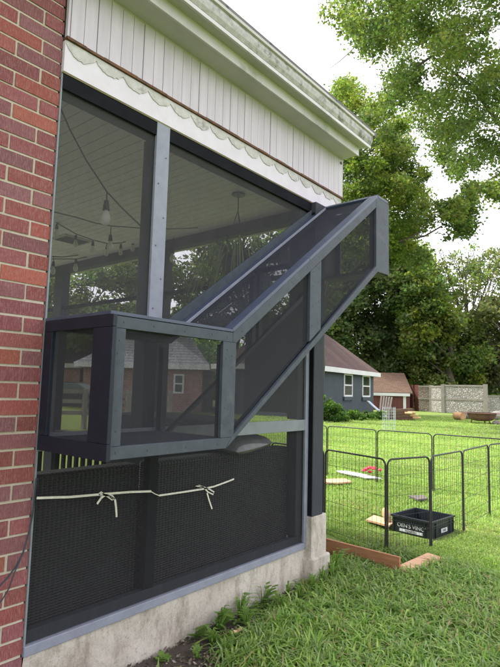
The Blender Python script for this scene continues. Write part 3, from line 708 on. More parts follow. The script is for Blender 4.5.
# crate
cA, cB, cC = V((5.10, .20, 0)), V((5.07, -.215, 0)), V((5.52, -.27, 0))
cr = thing('plastic_crate', (5.3, 0, 0), 'black plastic crate with white lettering standing inside the pen', 'crate')
ux = (cC-cB).normalized(); uy = V((-ux.y, ux.x, 0)); LX, LY, HC = (cC-cB).length, (cA-cB).length, .162
O = cB+V((0, 0, .002)); th = .008
def cp(a, b, z_): return O+ux*a+uy*b+V((0, 0, z_))
def cbox(m, a0, b0, z0_, a1, b1, z1_): m.add([cp(a, b, z_) for z_ in (z0_, z1_) for a, b in ((a0, b0), (a1, b0), (a1, b1), (a0, b1))], [(0, 3, 2, 1), (4, 5, 6, 7), (0, 1, 5, 4), (1, 2, 6, 5), (2, 3, 7, 6), (3, 0, 4, 7)])
m = MB()
cbox(m, 0, 0, 0, LX, LY, th); cbox(m, 0, 0, th, LX, th, HC-.02); cbox(m, 0, LY-th, th, LX, LY, HC-.02)
cbox(m, 0, th, th, th, LY-th, HC-.02); cbox(m, LX-th, th, th, LX, LY-th, HC-.02)
m.build('body', 'crate', cr)
m = MB()
cbox(m, -.012, -.012, HC-.02, LX+.012, .006, HC); cbox(m, -.012, LY-.006, HC-.02, LX+.012, LY+.012, HC)
cbox(m, -.012, .0062, HC-.02, .006, LY-.0062, HC); cbox(m, LX-.006, .0062, HC-.02, LX+.012, LY-.0062, HC)
m.build('rim', 'crate', cr, .002)
m = MB()
for k in range(7):
    a = LX*(k+.02)/6.3; 
    if abs(k-3) > 1: cbox(m, a, -.010, .004, a+.008, -.0005, HC-.021)
for k in range(7):
    b = LY*(k+.02)/6.3
    if k in (0, 1, 6): cbox(m, -.010, b, .004, -.0005, b+.008, HC-.021)
cbox(m, -.010, -.010, .055+.04, LX+.01, -.0006, .062+.04); cbox(m, -.010, .0, .102, -.0006, LY, .108)
m.build('ribs', 'crate', cr)
def lettering(txt, size, org, xdir, zdir, mat, parent, ext=.0008):
    cu = bpy.data.curves.new('txt', 'FONT'); cu.body = txt; cu.size = size; cu.extrude = ext; cu.align_x = 'CENTER'; cu.align_y = 'CENTER'
    to = bpy.data.objects.new('txt', cu); COL.objects.link(to); dg = bpy.context.evaluated_depsgraph_get()
    me = bpy.data.meshes.new_from_object(to.evaluated_get(dg)); bpy.data.objects.remove(to)
    xd, zd = V(xdir).normalized(), V(zdir).normalized(); yd = xd.cross(zd)*-1
    me.transform(Matrix(((xd.x, zd.x, -yd.x, org[0]), (xd.y, zd.y, -yd.y, org[1]), (xd.z, zd.z, -yd.z, org[2]), (0, 0, 0, 1))))
    me.materials.clear(); me.materials.append(M[mat]); o = bpy.data.objects.new('lettering', me); COL.objects.link(o)
    o.parent = parent; o.matrix_parent_inverse = parent.matrix_world.inverted(); return o
# the face from A to B (looking toward the house side) carries the name
lettering("OEN'S VINO'", .054, cp(-.002, LY*.50, .073), -uy, (0, 0, 1), 'label', cr)
m = MB(); cbox(m, -.0125, LY*.20, .018, -.0108, LY*.80, .044); lb = m.build('label_strip', 'label', cr)
lettering("01.5x10.03", .024, cp(-.0135, LY*.5, .031), -uy, (0, 0, 1), 'gap', cr, .0005)
m = MB(); cbox(m, LX*.38, -.0125, .035, LX*.66, -.0108, .075); m.build('label_strip', 'label', cr)
lettering("10.03", .028, cp(LX*.52, -.0135, .055), ux, (0, 0, 1), 'gap', cr, .0005)

# scattered toys and boards
def blob_board(pts, z_, t, mat, name, label, cat):
    ps = [PG(u, v, 0) for u, v in pts]; n = len(ps); c = MB()
    c.add([p+V((0, 0, z_)) for p in ps]+[p+V((0, 0, z_+t)) for p in ps], [tuple(range(n-1, -1, -1)), tuple(range(n, 2*n))]+[(i, (i+1) % n, (i+1) % n+n, i+n) for i in range(n)])
    o = c.build(name, mat); bmx = bmesh.new(); bmx.from_mesh(o.data); bmesh.ops.recalc_face_normals(bmx, faces=bmx.faces); bmx.to_mesh(o.data); bmx.free()
    return tag(o, label, cat)
blob_board([(366, 524.5), (389, 531), (395, 527), (374, 520)], .035, .018, 'ply', 'flat_plank', 'pale scrap board lying left of the black crate in the pen', 'plank')
blob_board([(322, 483), (322, 486.5), (337, 487), (352, 485.5), (345, 482.5)], .04, .02, 'ply', 'flat_plank', 'pale pinkish board on the grass just right of the dark corner post', 'plank')
blob_board([(336, 473), (341, 475), (366, 480.5), (382, 481), (370, 477.8), (348, 473.4)], .03, .012, 'whiteplastic', 'white_slat', 'long white curved slat in the grass under the red toy', 'slat')
blob_board([(408, 500), (418, 504), (428, 503), (424, 499.5)], .04, .018, 'oldboard', 'flat_stone', 'small brownish stone lying on the grass behind the crate', 'stone')
# red toy: cluster of petals / rings
rt = PG(370, 478); c = MB()
for k in range(11):
    a = k*2.4; r_ = .03+.08*random.random(); p = rt+V((r_*math.cos(a), r_*1.5*math.sin(a), .08+.09*random.random()))
    c.lathe(p, [(.001, .022), (.022, .018), (.040, 0), (.022, -.018), (.001, -.022)], 7)
tag(c.build('red_toy', 'redplastic'), 'bright red knobbly toy on the far lawn of the pen', 'toy')
c = MB(); p = PG(388, 527)+V((0, 0, .05))
c.tube([p, p+V((.01, .02, .07)), p+V((.03, .04, .11)), p+V((.05, .05, .10))], [.035, .045, .035, .012], 10)
tag(c.build('toy_bundle', 'palewood'), 'small tan and white bundle leaning on the left side of the crate', 'toy')
# little white cap near the foundation, brown leaf
p = PG(308.5, 578); c = MB(); c.lathe(p+V((0, 0, .02)), [(.001, .03), (.014, .028), (.016, .0), (.014, -.01), (.001, -.012)], 12)
tag(c.build('pipe_cap', 'whiteplastic'), 'small round white pipe cap in the soil at the foundation corner', 'cap')
def dead_leaf(u, v, s, label):
    p = PG(u, v, .055); c = MB(); n = 10; vs = [p+V((0, 0, .006))]
    for k in range(n): a = 2*math.pi*k/n; vs.append(p+V((s*math.cos(a)*(1.2+.15*math.sin(5*a)), s*.65*math.sin(a), .008*math.sin(3*a)+.006)))
    vs2 = [w+V((0, 0, -.002)) for w in vs]
    c.add(vs+vs2, [(0, 1+k, 1+(k+1) % n) for k in range(n)]+[(n+1, n+2+(k+1) % n, n+2+k) for k in range(n)]+[(1+k, n+2+k, n+2+(k+1) % n, 1+(k+1) % n) for k in range(n)])
    tag(c.build('dead_leaf', 'palewood'), label, 'leaf', 'dead leaves in the near grass')
dead_leaf(238, 631.5, .028, 'larger tan dead leaf lying in the weeds by the foundation')
dead_leaf(450, 603, .022, 'small tan dead leaf on the open grass at the right')

# ================================================================ FOLIAGE
def leaves(P, size, cols, flat_=.3):
    k = len(P); n = RNG.normal(size=(k, 3)); n[:, 2] = np.abs(n[:, 2])+flat_; n /= np.linalg.norm(n, axis=1)[:, None]
    a = np.cross(n, RNG.normal(size=(k, 3))); a /= np.linalg.norm(a, axis=1)[:, None]; b = np.cross(n, a)
    s = size*RNG.uniform(.45, 1.3, (k, 1)); w = s*.36
    vs = np.empty((k, 4, 3)); vs[:, 0] = P-a*s*.5; vs[:, 1] = P+b*w-a*s*.05-n*s*.08; vs[:, 2] = P+a*s*.5-n*s*.1; vs[:, 3] = P-b*w-a*s*.05-n*s*.08
    return vs.reshape(-1, 3), cols
def inpoly(u, v, poly):
    c = np.zeros(len(u), bool); n = len(poly)
    for i in range(n):
        x1, y1 = poly[i]; x2, y2 = poly[(i+1) % n]
        if y1 == y2: continue
        k = ((y1 > v) != (y2 > v)) & (u < (x2-x1)*(v-y1)/(y2-y1)+x1); c ^= k
    return c
def crown_pts(poly, d0, d1, nclump, rpx, nleaf, flatten=.75, holes=(), min_z=.5):
    us, vs_ = zip(*poly); C = []
    while len(C) < nclump:
        u = RNG.uniform(min(us), max(us), 400); v = RNG.uniform(min(vs_), max(vs_), 400)
        ok = inpoly(u, v, poly)
        for (hu, hv, hr) in holes: ok &= (u-hu)**2+(v-hv)**2 > hr*hr
        for a, b in zip(u[ok], v[ok]):
            C.append((a, b, RNG.uniform(d0, d1)))
            if len(C) >= nclump: break
    C = np.array(C); W = CP+(Fv[None]+Rv[None]*((C[:, 0]-250)/F_PX)[:, None]+Uv[None]*((333.5-C[:, 1])/F_PX)[:, None])*C[:, 2:3]
    R = rpx*C[:, 2]/F_PX*RNG.uniform(.55, 1.35, nclump)
    idx = RNG.choice(nclump, nleaf, p=R**2/np.sum(R**2))
    d = RNG.normal(size=(nleaf, 3)); d /= np.linalg.norm(d, axis=1)[:, None]; rr = RNG.uniform(0, 1, nleaf)**.5*np.where(RNG.uniform(0, 1, nleaf) < .3, RNG.uniform(1, 1.75, nleaf), 1.)
    d[:, 2] *= flatten
    P = W[idx]+d*(R[idx]*rr)[:, None]
    P[:, 2] += np.sin(P[:, 0]*3.1)*R[idx]*.12
    keep = P[:, 2] > min_z; return W, R, P[keep], idx[keep]
def tree(name, label, poly, d0, d1, nclump, rpx, nleaf, size, base, cols, trunk_r=.25, limbs=14, holes=(), group=None, extra=(), limb_r=.05, flat_=.3, min_z=.5):
    t = thing(name, (base[0], base[1], 0), label, 'tree', group)
    Wc, R, P, idx = crown_pts(poly, d0, d1, nclump, rpx, nleaf, holes=holes, min_z=min_z)
    cc = np.array(cols); cl = cc[RNG.integers(0, len(cc), nclump)]
    col = cl[idx]*RNG.uniform(.65, 1.4, (len(idx), 1)); col[:, 0] *= RNG.uniform(.85, 1.35, len(idx))
    vs, _ = leaves(P, size, None, flat_); np_mesh('crown', vs, 4, np.clip(col, 0, .5), 'leaf', t)
    zc = float(np.mean(Wc[:, 2])); B = V((base[0], base[1], -.1)); cen = V(np.mean(Wc, 0))
    topz_ = V((base[0]*.75+cen.x*.25, base[1]*.75+cen.y*.25, zc*1.0))
    c = MB(); n = 8; tp = [B.lerp(topz_, i/n)+V((.12*math.sin(i*1.3), .1*math.cos(i*1.7), 0))*(trunk_r*3) for i in range(n+1)]
    c.tube(tp, [trunk_r*(1.25 if i == 0 else 1-.72*i/n) for i in range(n+1)], 10)
    for k in RNG.choice(nclump, min(limbs, nclump), replace=False):
        e = V(Wc[k]); s = tp[int(RNG.integers(3, n+1))]
        if s.z > e.z+2: s = tp[3]
        mid = s.lerp(e, .5)+V((RNG.normal()*.3, RNG.normal()*.3, .12*(e-s).length))
        pts = [s*(1-q)**2+mid*2*q*(1-q)+e*q*q for q in (i/8 for i in range(9))]
        c.tube(pts, [limb_r*(1-.85*i/8)+.008 for i in range(9)], 6)
    for pts, r in extra: c.tube([PD(*p) for p in pts], [r*(1-.6*i/max(1, len(pts)-1)) for i in range(len(pts))], 6)
    c.build('trunk', 'bark', t); return t
G1 = [(.115, .17, .06), (.14, .20, .07), (.095, .145, .055), (.17, .22, .075)]
G2 = [(.115, .165, .055), (.15, .20, .062), (.085, .13, .048)]
GD = [(.13, .19, .095), (.15, .215, .105), (.115, .175, .085), (.175, .23, .10)]
GY = [(.15, .21, .05), (.19, .24, .055), (.11, .17, .045)]
GG = [(.13, .155, .08), (.10, .13, .065), (.16, .18, .09)]
# near overhanging maple, trunk out of frame on the right
tree('maple_tree', 'big overhanging tree whose leafy branches hang down from the top right of the picture',
     [(335, -60), (324, 10), (330, 30), (360, 40), (368, 70), (372, 105), (392, 118), (402, 112), (422, 140), (442, 158), (456, 180), (478, 178), (500, 170), (560, 150), (600, 60), (560, -90), (420, -120)],
     11, 17, 420, 14, 118000, .082, (19.5, -1.5), G2+G1, .38, 0, holes=[(493, 24, 5), (412, 122, 8), (388, 62, 5), (345, 52, 5)], limb_r=.07,
     extra=[([(432, 56, 13.6), (415, 68, 13.5), (398, 78, 13.3), (384, 90, 13.2)], .035), ([(372, 39, 13), (360, 41, 13), (350, 52, 13), (340, 61, 12.9), (329, 69, 12.9)], .016), ([(520, 150, 14), (470, 85, 13.9), (432, 56, 13.6)], .06)])
tree('leafy_tree', 'tall light green tree rising directly behind the end of the white gutter',
     [(330, 108), (337, 74), (350, 84), (361, 76), (372, 96), (386, 110), (402, 120), (408, 150), (430, 168), (424, 196), (438, 220), (412, 226), (428, 262), (400, 262), (380, 262), (340, 250), (330, 160)],
     20, 27, 235, 11, 84000, .128, (PD(313, 400, 24).x, PD(313, 400, 24).y), G1+GY, .32, 22, holes=[(412, 138, 6)], group='tall trees behind the house',
     extra=[([(365, 250, 21), (385, 246, 21), (405, 240, 21), (425, 236, 21), (442, 226, 21)], .07), ([(405, 240, 21), (420, 232, 21), (430, 218, 21)], .04)])
tree('leafy_tree', 'small leafy bough of a tree dangling against the white sky right of centre',
     [(436, 150), (460, 158), (470, 190), (478, 214), (470, 240), (448, 238), (440, 206), (446, 196), (470, 196), (500, 176), (500, 205), (486, 190), (450, 176)],
     20, 24, 60, 9, 9000, .15, (23, .8), G1, .2, 0, group='tall trees behind the house', limb_r=.03,
     extra=[([(540, 120, 22), (505, 170, 22), (480, 186, 22), (462, 200, 22), (456, 222, 22)], .05), ([(480, 186, 22), (466, 182, 22), (450, 168, 22)], .025)])
tree('dense_tree', 'dark dense tree standing behind the slate blue garage roof',
     [(300, 230), (340, 225), (392, 250), (420, 250), (424, 300), (440, 330), (430, 386), (300, 386)],
     46, 56, 330, 15, 90000, .34, (47, 21.5), GD, .5, 18, group='far trees at the end of the yard', limb_r=.1)
tree('dense_tree', 'mid green broad tree left of the bare branched one, above the stone panel fence',
     [(398, 262), (420, 254), (440, 282), (452, 318), (474, 318), (484, 350), (478, 388), (412, 388), (404, 330)],
     43, 50, 220, 12, 62000, .32, (44, 12.5), GY+G1, .4, 14, group='far trees at the end of the yard', limb_r=.1)
tree('sparse_tree', 'thin half bare tree with fanned dark branches against the sky at right',
     [(440, 262), (470, 240), (505, 250), (505, 312), (480, 318), (455, 305)], 46, 54, 110, 7, 7000, .26, (50, 8.6), GG+G1, .25, 0, group='far trees at the end of the yard',
     extra=[([(468+k, 345, 50), (462+k*1.6, 318, 50), (450+k*5+random.uniform(-6, 6), 285, 50), (442+k*7+random.uniform(-8, 8), 250, 50)], .075) for k in range(11)]+[([(458+k*3, 300, 50), (448+k*4.5+random.uniform(-9, 9), 275, 50), (440+k*6+random.uniform(-14, 14), 252+random.uniform(-6, 10), 50)], .035) for k in range(14)])
tree('olive_tree', 'greyish drooping tree with a dark trunk at the right edge behind the low wall',
     [(476, 318), (492, 300), (530, 290), (535, 392), (484, 392), (478, 350)], 44, 50, 90, 11, 20000, .32, (46, 6.7), GG, .5, 16, group='far trees at the end of the yard', limb_r=.14)
# trees behind and left, seen through the porch
tree('leafy_tree', 'dark green tree seen through the far left porch window', [(20, 250), (60, 262), (140, 240), (150, 240), (150, 336), (20, 350)], 30, 38, 150, 12, 26000, .28, (21, 31), G1+GD, .4, 14,
     holes=[(88, 268, 6), (100, 290, 5), (122, 292, 5), (76, 288, 4)], group='trees seen through the porch')
tree('leafy_tree', 'dark green tree seen through the screen right of the pale post', [(140, 240), (215, 220), (330, 190), (340, 330), (205, 330), (145, 330)], 30, 38, 200, 12, 38000, .28, (30, 24), G1+GD, .4, 14,
     holes=[(184, 262, 5), (174, 284, 6), (170, 296, 5)], group='trees seen through the porch')
# distant woodland mass closing the yard
Pw = []; cw = []
for k in range(420):
    ang = RNG.uniform(math.radians(6), math.radians(75)); dd = RNG.uniform(60, 78); rr = RNG.uniform(2.0, 3.8)
    ctr = np.array([math.cos(ang)*dd, math.sin(ang)*dd, RNG.uniform(0, 6.5)]); n_ = 150
    d = RNG.normal(size=(n_, 3)); d /= np.linalg.norm(d, axis=1)[:, None]; p = ctr+d*rr*RNG.uniform(.5, 1, (n_, 1)); Pw.append(p)
    cw.append(np.array(GD[k % 4])[None]*RNG.uniform(.9, 1.6, (n_, 1)))
Pw = np.concatenate(Pw); cw = np.concatenate(cw); kk = Pw[:, 2] > 0; vs, _ = leaves(Pw[kk], .75, None)
tag(np_mesh('woodland', vs, 4, cw[kk], 'leaf'), kind='stuff', label='dark line of distant woodland at the end of the yards', cat='woodland')

# ================================================================ BACKGROUND BUILDINGS
def building(t, C0, dirv, L, D, h, ridge, roofmat, wallmat, trimmat, over=.35, trim=.28, hip=True, uvwall=None):
    """C0 front corner, dirv along front wall, depth D to the back (left-hand normal away from camera)"""
    C0 = V((C0[0], C0[1], 0)); d = V((dirv[0], dirv[1], 0)).normalized(); n = V((-d.y, d.x, 0))
    if n.dot(V((Fv[0], Fv[1], 0))) < 0: n = -n
    q = lambda a, b, z_: C0+d*a+n*b+V((0, 0, z_))
    c = MB(); c.add([q(0, 0, 0), q(L, 0, 0), q(L, D, 0), q(0, D, 0), q(0, 0, h), q(L, 0, h), q(L, D, h), q(0, D, h)], [(0, 1, 5, 4), (1, 2, 6, 5), (2, 3, 7, 6), (3, 0, 4, 7)])
    c.build('wall', wallmat, t, 0, True)
    o = over; r = D/2+o
    e = [q(-o, -o, h), q(L+o, -o, h), q(L+o, D+o, h), q(-o, D+o, h)]
    k = r if hip else 0
    r0, r1 = q(-o+k, D/2, h+ridge), q(L+o-k, D/2, h+ridge); up = V((0, 0, .10))
    c = MB(); c.add([p+up for p in e]+[r0+up, r1+up], [(0, 1, 5, 4), (1, 2, 5), (2, 3, 4, 5), (3, 0, 4), (3, 2, 1, 0)]); c.build('roof', roofmat, t, 0, True)
    c = MB()
    for i in range(4):
        a, b = e[i], e[(i+1) % 4]; cdir = (b-a).normalized(); nn = V((cdir.y, -cdir.x, 0))
        if nn.dot((a+b)/2-q(L/2, D/2, h)) < 0: nn = -nn
        c.obox((a+b)/2+V((0, 0, .095-trim/2))+nn*.03, (b-a)/2+cdir*.05, nn*.02, V((0, 0, trim/2)))
    c.build('fascia', trimmat, t)
    return q
def window(t, q, a0, a1, z0_, z1_, b=-.01, sill=None):
    fw = .10; c = MB()
    def bx(x0, x1, zz0, zz1, b0, b1, mm): mm.add([q(a, bb, z_) for z_ in (zz0, zz1) for a, bb in ((x0, b0), (x1, b0), (x1, b1), (x0, b1))], [(0, 3, 2, 1), (4, 5, 6, 7), (0, 1, 5, 4), (1, 2, 6, 5), (2, 3, 7, 6), (3, 0, 4, 7)])
    bx(a0, a0+fw, z0_, z1_, b-.06, b, c); bx(a1-fw, a1, z0_, z1_, b-.06, b, c); bx(a0+fw, a1-fw, z0_, z0_+fw, b-.06, b, c); bx(a0+fw, a1-fw, z1_-fw, z1_, b-.06, b, c)
    zm = (z0_+z1_)/2; bx(a0+fw, a1-fw, zm-.04, zm+.04, b-.06, b, c)
    w = c.build('window', 'garage_trim', t)
    c = MB(); bx(a0+fw, a1-fw, z0_+fw, z1_-fw, b-.02, b-.01, c); c.build('pane', 'paneglass', w)
    if sill: c = MB(); bx(a0-.06, a1+.06, z0_-.22, z0_-.002, b-.10, b, c); c.build('sill', sill, w)
    return w
E1 = PD(380, 374.5, 36.9); E0 = PD(326, 366.5, 28.4)
gar = thing('garage', (E1.x, E1.y, 0), 'slate blue block garage with mauve hip roof and two white windows', 'garage')
gd = V((E0.x-E1.x, E0.y-E1.y, 0)).normalized(); gn = V((-gd.y, gd.x, 0))
if gn.dot(V((Fv[0], Fv[1], 0))) < 0: gn = -gn
C0g = V((E1.x, E1.y, 0))+gn*.35+gd*.35
def along(u, C0, d, v=390):   # distance along a wall where the sight column crosses it
    r = ray(u, v); a = np.array([[r[0], -d[0]], [r[1], -d[1]]]); s = np.linalg.solve(a, np.array([C0[0]-CP[0], C0[1]-CP[1]])); return s[1], s[0]
Lg = along(303, C0g, gd)[0]
qg = building(gar, C0g, gd, Lg, 5.0, 2.60, 2.5, 'shingle', 'garage', 'garage_trim')
for u0, u1, vt, vb in ((343.3, 351.8, 373.8, 396.6), (361.8, 369.4, 375.4, 397)):
    a1, s1 = along(u0, C0g, gd); a0, s0 = along(u1, C0g, gd); sm_ = (s0+s1)/2
    window(gar, qg, a0, a1, float((CP+ray((u0+u1)/2, vb)*sm_)[2]), float((CP+ray((u0+u1)/2, vt)*sm_)[2]), -.01, 'garage')

# shed
sh = thing('garden_shed', PG(392, 409.8), 'small maroon shed with brown shingle roof beside the slate garage', 'shed')
s0, s1 = PD(372, 409, 40.5), PD(410, 409, 40.5); sd = V((s1.x-s0.x, s1.y-s0.y, 0)); Ls = sd.length; sd.normalize(); sn = V((-sd.y, sd.x, 0))
if sn.dot(V((Fv[0], Fv[1], 0))) < 0: sn = -sn
S0 = V((s0.x, s0.y, 0)); qs = lambda a, b, z_: S0+sd*a+sn*b+V((0, 0, z_))
zE = float((CP+ray(395, 393.5)*40.5)[2]); zR = float((CP+ray(395, 374)*42.5)[2]); 
c = MB(); c.add([qs(0, 0, 0), qs(Ls, 0, 0), qs(Ls, 4, 0), qs(0, 4, 0), qs(0, 0, zE), qs(Ls, 0, zE), qs(Ls, 4, zE), qs(0, 4, zE), qs(Ls, 2, zR-.1)], [(0, 1, 5, 4), (2, 3, 7, 6), (3, 0, 4, 7), (1, 2, 6, 8, 5)]); c.build('wall', 'maroon', sh)
c = MB()
for b0, z0_, b1, z1_ in ((-.25, zE-.02, 2, zR), (2, zR, 4.25, zE-.02)):
    c.add([qs(-.2, b0, z0_), qs(Ls+.15, b0, z0_), qs(Ls+.15, b1, z1_), qs(-.2, b1, z1_)]+[qs(-.2, b0, z0_+.1), qs(Ls+.15, b0, z0_+.1), qs(Ls+.15, b1, z1_+.1), qs(-.2, b1, z1_+.1)], [(3, 2, 1, 0), (4, 5, 6, 7), (0, 1, 5, 4), (1, 2, 6, 5), (3, 0, 4, 7)])
c.build('roof', 'shingle_shed', sh, 0, True)
c = MB(); c.obox(qs(Ls/2-.1, -.28, zE-.08), sd*(Ls/2+.02), sn*.02, V((0, 0, .11))); c.build('fascia', 'garage_trim', sh)
ap, _s = along(404.3, S0, sd); c = MB(); c.obox(qs(ap, -.06, zE/2-.1), sd*.11, sn*.04, V((0, 0, zE/2-.1))); c.build('door_post', 'garage_trim', sh)
ad, _s = along(393, S0, sd); c = MB(); c.obox(qs(ad, -.03, zE/2-.1), sd*.85, sn*.02, V((0, 0, zE/2-.12))); c.build('door', 'maroon', sh)
# leaning boards
lb_ = thing('leaning_boards', PG(385, 411), 'weathered grey boards leaning against the shed beside the garage corner', 'boards')
for k in range(5):
    b_ = PD(380+k*2.4, 410.5, 37.6); t_ = PD(381.5+k*2.6, 396+k*.3, 38.8); c = MB(); c.bar(b_, t_, .12, .04); c.build('board', 'oldboard', lb_)
# silver slanting rail
sr = thing('slanting_ramp', PG(385, 418), 'silvery blue metal ramp slanting down from the garage wall to the lawn', 'ramp')
for o_v in (0, 1.5):
    c = MB(); c.bar(PD(367.5+o_v, 401+o_v*.2, 31), PD(386+o_v, 418, 29.5), .07, .05); c.build('side_rail', 'aluminium', sr)
c = MB()
for k in range(9): t_ = k/8; c.bar(PD(367.5+18.5*t_, 401+17*t_, 31-1.5*t_), PD(369+18.5*t_, 401.3+17*t_, 31-1.5*t_), .05, .02)
c.build('rungs', 'aluminium', sr)
# wire cage on lawn
cg = PG(389, 430); dist_c = (cg-V(CP)).length
m = MB(); rr = 6.0*dist_c/F_PX*1.0; hh = 22*dist_c/F_PX
for k in range(16): a = 2*math.pi*k/16; m.tube([cg+V((rr*math.cos(a), rr*math.sin(a), 0)), cg+V((rr*math.cos(a), rr*math.sin(a), hh))], .0022, 4)
for j in range(8): m.tube([cg+V((rr*math.cos(2*math.pi*k/16), rr*math.sin(2*math.pi*k/16), hh*(j+.5)/8)) for k in range(17)], .0022, 4)
tag(m.build('wire_cage', 'aluminium'), 'pale round wire garden cage standing on the lawn behind the pen', 'wire cage')
# lumber pile
lp = thing('lumber_pile', PG(404, 419), 'stacked old timbers and split logs on the grass in front of the shed', 'lumber pile')
for j in range(4):
    for i in range(3):
        a = PD(391+random.uniform(-2, 2), 419.5-j*2.9, 26.6+i*.3); b = PD(414+random.uniform(-3, 3)-j*.5, 418.3-j*2.9, 26.6+i*.3)
        c = MB(); c.bar(a, b, .24, .135); c.build('timber', 'lumber', lp)
for u, v in ((412, 412.4), (414.5, 415.2), (409, 413.0), (417, 417.8)):
    a = PD(u-4, v, 26.2); b = PD(u+3.5, v+.3, 26.0); c = MB(); c.tube([a, b], .055, 8); c.build('split_log', 'palewood', lp)
for u in (388.5, 394.5):
    a = PD(u, 419.8, 26.2); c = MB(); c.obox(a+V((0, 0, .28)), sd*.06, sn*.06, V((0, 0, .30))); c.build('stake', 'concretepost', lp)

# stone panel fence
fn = thing('panel_fence', PG(443, 412), 'concrete post fence with pale stone faced panels at the end of the yard', 'fence')
def fpanel(p, q, h, mat, rails=True, z0_=.0):
    p, q = V((p.x, p.y, 0)), V((q.x, q.y, 0)); d = (q-p).normalized(); n_ = V((-d.y, d.x, 0)); L = (q-p).length
    for a, b in ((z0_+.04, h*.47), (h*.53, h-.12)):
        c = MB(); c.obox((p+q)/2+V((0, 0, (a+b)/2)), d*(L/2), n_*.06, V((0, 0, (b-a)/2))); c.build('stone_panel', mat, fn)
    if rails:
        for a, b in ((h*.47, h*.53), (h-.12, h)):
            c = MB(); c.obox((p+q)/2+V((0, 0, (a+b)/2)), d*(L/2), n_*.09, V((0, 0, (b-a)/2))); c.build('rail', 'concretepost', fn)
def fpost(p, h, w=.2): c = MB(); c.obox(V((p.x, p.y, h/2)), (w/2, 0, 0), (0, w/2, 0), (0, 0, h/2)); c.build('fence_post', 'concretepost', fn)
f0, f1, f2, f3 = PD(419, 410, 40), PD(431.5, 411, 39.5), PD(443.5, 412, 38), PD(486, 414.5, 36)
fpanel(f0, f1, 1.95, 'stonebrown'); fpanel(f1, f2, 1.95, 'stonepanel'); fpanel(f2, f3, 2.03, 'stonepanel')
for p, h in ((f1, 2.0), (f2, 2.05), (f3, 2.1)): fpost(p, h, .24)
sg = thing('stone_wall', PG(495, 414), 'lower stone wall at the right edge beyond the panel fence', 'wall')
a_, b_ = PD(487.5, 413, 37.5), PD(545, 416, 37); a_.z = b_.z = 0; dd_ = (b_-a_).normalized(); nn_ = V((-dd_.y, dd_.x, 0))
c = MB(); c.obox((a_+b_)/2+V((0, 0, .62)), (b_-a_)/2, nn_*.14, V((0, 0, .62))); c.build('wall_face', 'stonepanel', sg)
c = MB(); c.obox((a_+b_)/2+V((0, 0, 1.30)), (b_-a_)/2, nn_*.18, V((0, 0, .058))); c.build('coping', 'concretepost', sg)
# maroon board gate between shed and fence
mg = MB(); g0, g1 = PD(409.5, 410, 41.5), PD(419, 410, 40.3); g0.z = g1.z = 0; gd2 = (g1-g0).normalized()
for k in range(7):
    if k == 3: continue
    p = g0.lerp(g1, (k+.5)/7); mg.obox(p+V((0, 0, 1.0)), gd2*((g1-g0).length/14-.01), V((-gd2.y, gd2.x, 0))*.02, V((0, 0, 1.0)))
tag(mg.build('board_gate', 'maroon'), 'tall maroon board gate between the shed and the stone fence', 'gate')
# fire pit with rocks, logs
fpit = thing('fire_pit', PG(482, 423), 'rusty sagging metal fire pit bowl on the grass before the stone fence', 'fire pit')
pc_ = PG(482, 423.5); c = MB(); c.lathe(pc_+V((0, 0, .12)), [(.25, 0), (.48, .05), (.62, .22), (.66, .36), (.70, .37), (.60, .34), (.3, .12)], 18); c.build('bowl', 'rustmetal', fpit)
c = MB(); c.lathe(pc_+V((0, 0, .48)), [(.70, 0), (.82, .01), (.82, .03), (.68, .03)], 18); c.build('rim', 'rustmetal', fpit)
for k in range(3): a = 2.1*k; c = MB(); c.tube([pc_+V((.45*math.cos(a), .45*math.sin(a), .2)), pc_+V((.5*math.cos(a), .5*math.sin(a), 0))], .03, 6); c.build('leg', 'rustmetal', fpit)
def rock(p, r, label, mat='stonegrey'):
    bmx = bmesh.new(); bmesh.ops.create_icosphere(bmx, subdivisions=2, radius=r)
    ph = random.random()*9
    for v_ in bmx.verts:
        s = 1+.22*math.sin(v_.co.x/r*3+ph)*math.cos(v_.co.y/r*2.3+ph)+random.uniform(-.06, .06); v_.co *= s; v_.co.z *= .72
    me = bpy.data.meshes.new('rock'); bmx.to_mesh(me); bmx.free(); me.materials.append(M[mat]); o = bpy.data.objects.new('rock', me); COL.objects.link(o); o.location = (p.x, p.y, r*.5)
    return tag(o, label, 'rock', 'rocks around the fire pit')
rock(PG(472, 419.5), .34, 'tan rock directly left of the rusty fire pit')
rock(PG(467, 417.5), .26, 'smaller rock tucked between the orange logs and the fire pit')
rock(PG(497, 419.5), .42, 'largest pale rock right of the fire pit at the picture edge')
rock(PG(491, 417.5), .22, 'small rock half hidden behind the fire pit rim')
rock(PG(496, 424.5), .18, 'low dark rock in front of the largest pale rock')
for u, v, r, lab in ((459.5, 420.0, .21, 'large orange cut log with a pale end left of the fire pit'), (465, 418.2, .19, 'shorter orange log behind the large cut log')):
    p = PG(u, v); lo = thing('cut_log', p, lab, 'log', 'cut logs by the fire pit'); dv = V((-.15, -.24, 0)) if u < 462 else V((.24, -.08, 0))
    c = MB(); c.tube([p+V((0, 0, r))-dv, p+V((0, 0, r))+dv], [r, r*.95], 12); c.build('bark', 'logbark' if u > 462 else 'logcut', lo)
    for s in (-1, 1): c = MB(); c.tube([p+V((0, 0, r))+dv*s, p+V((0, 0, r))+dv*s*1.02], r*.93, 12); c.build('cut_end', 'logcut', lo)
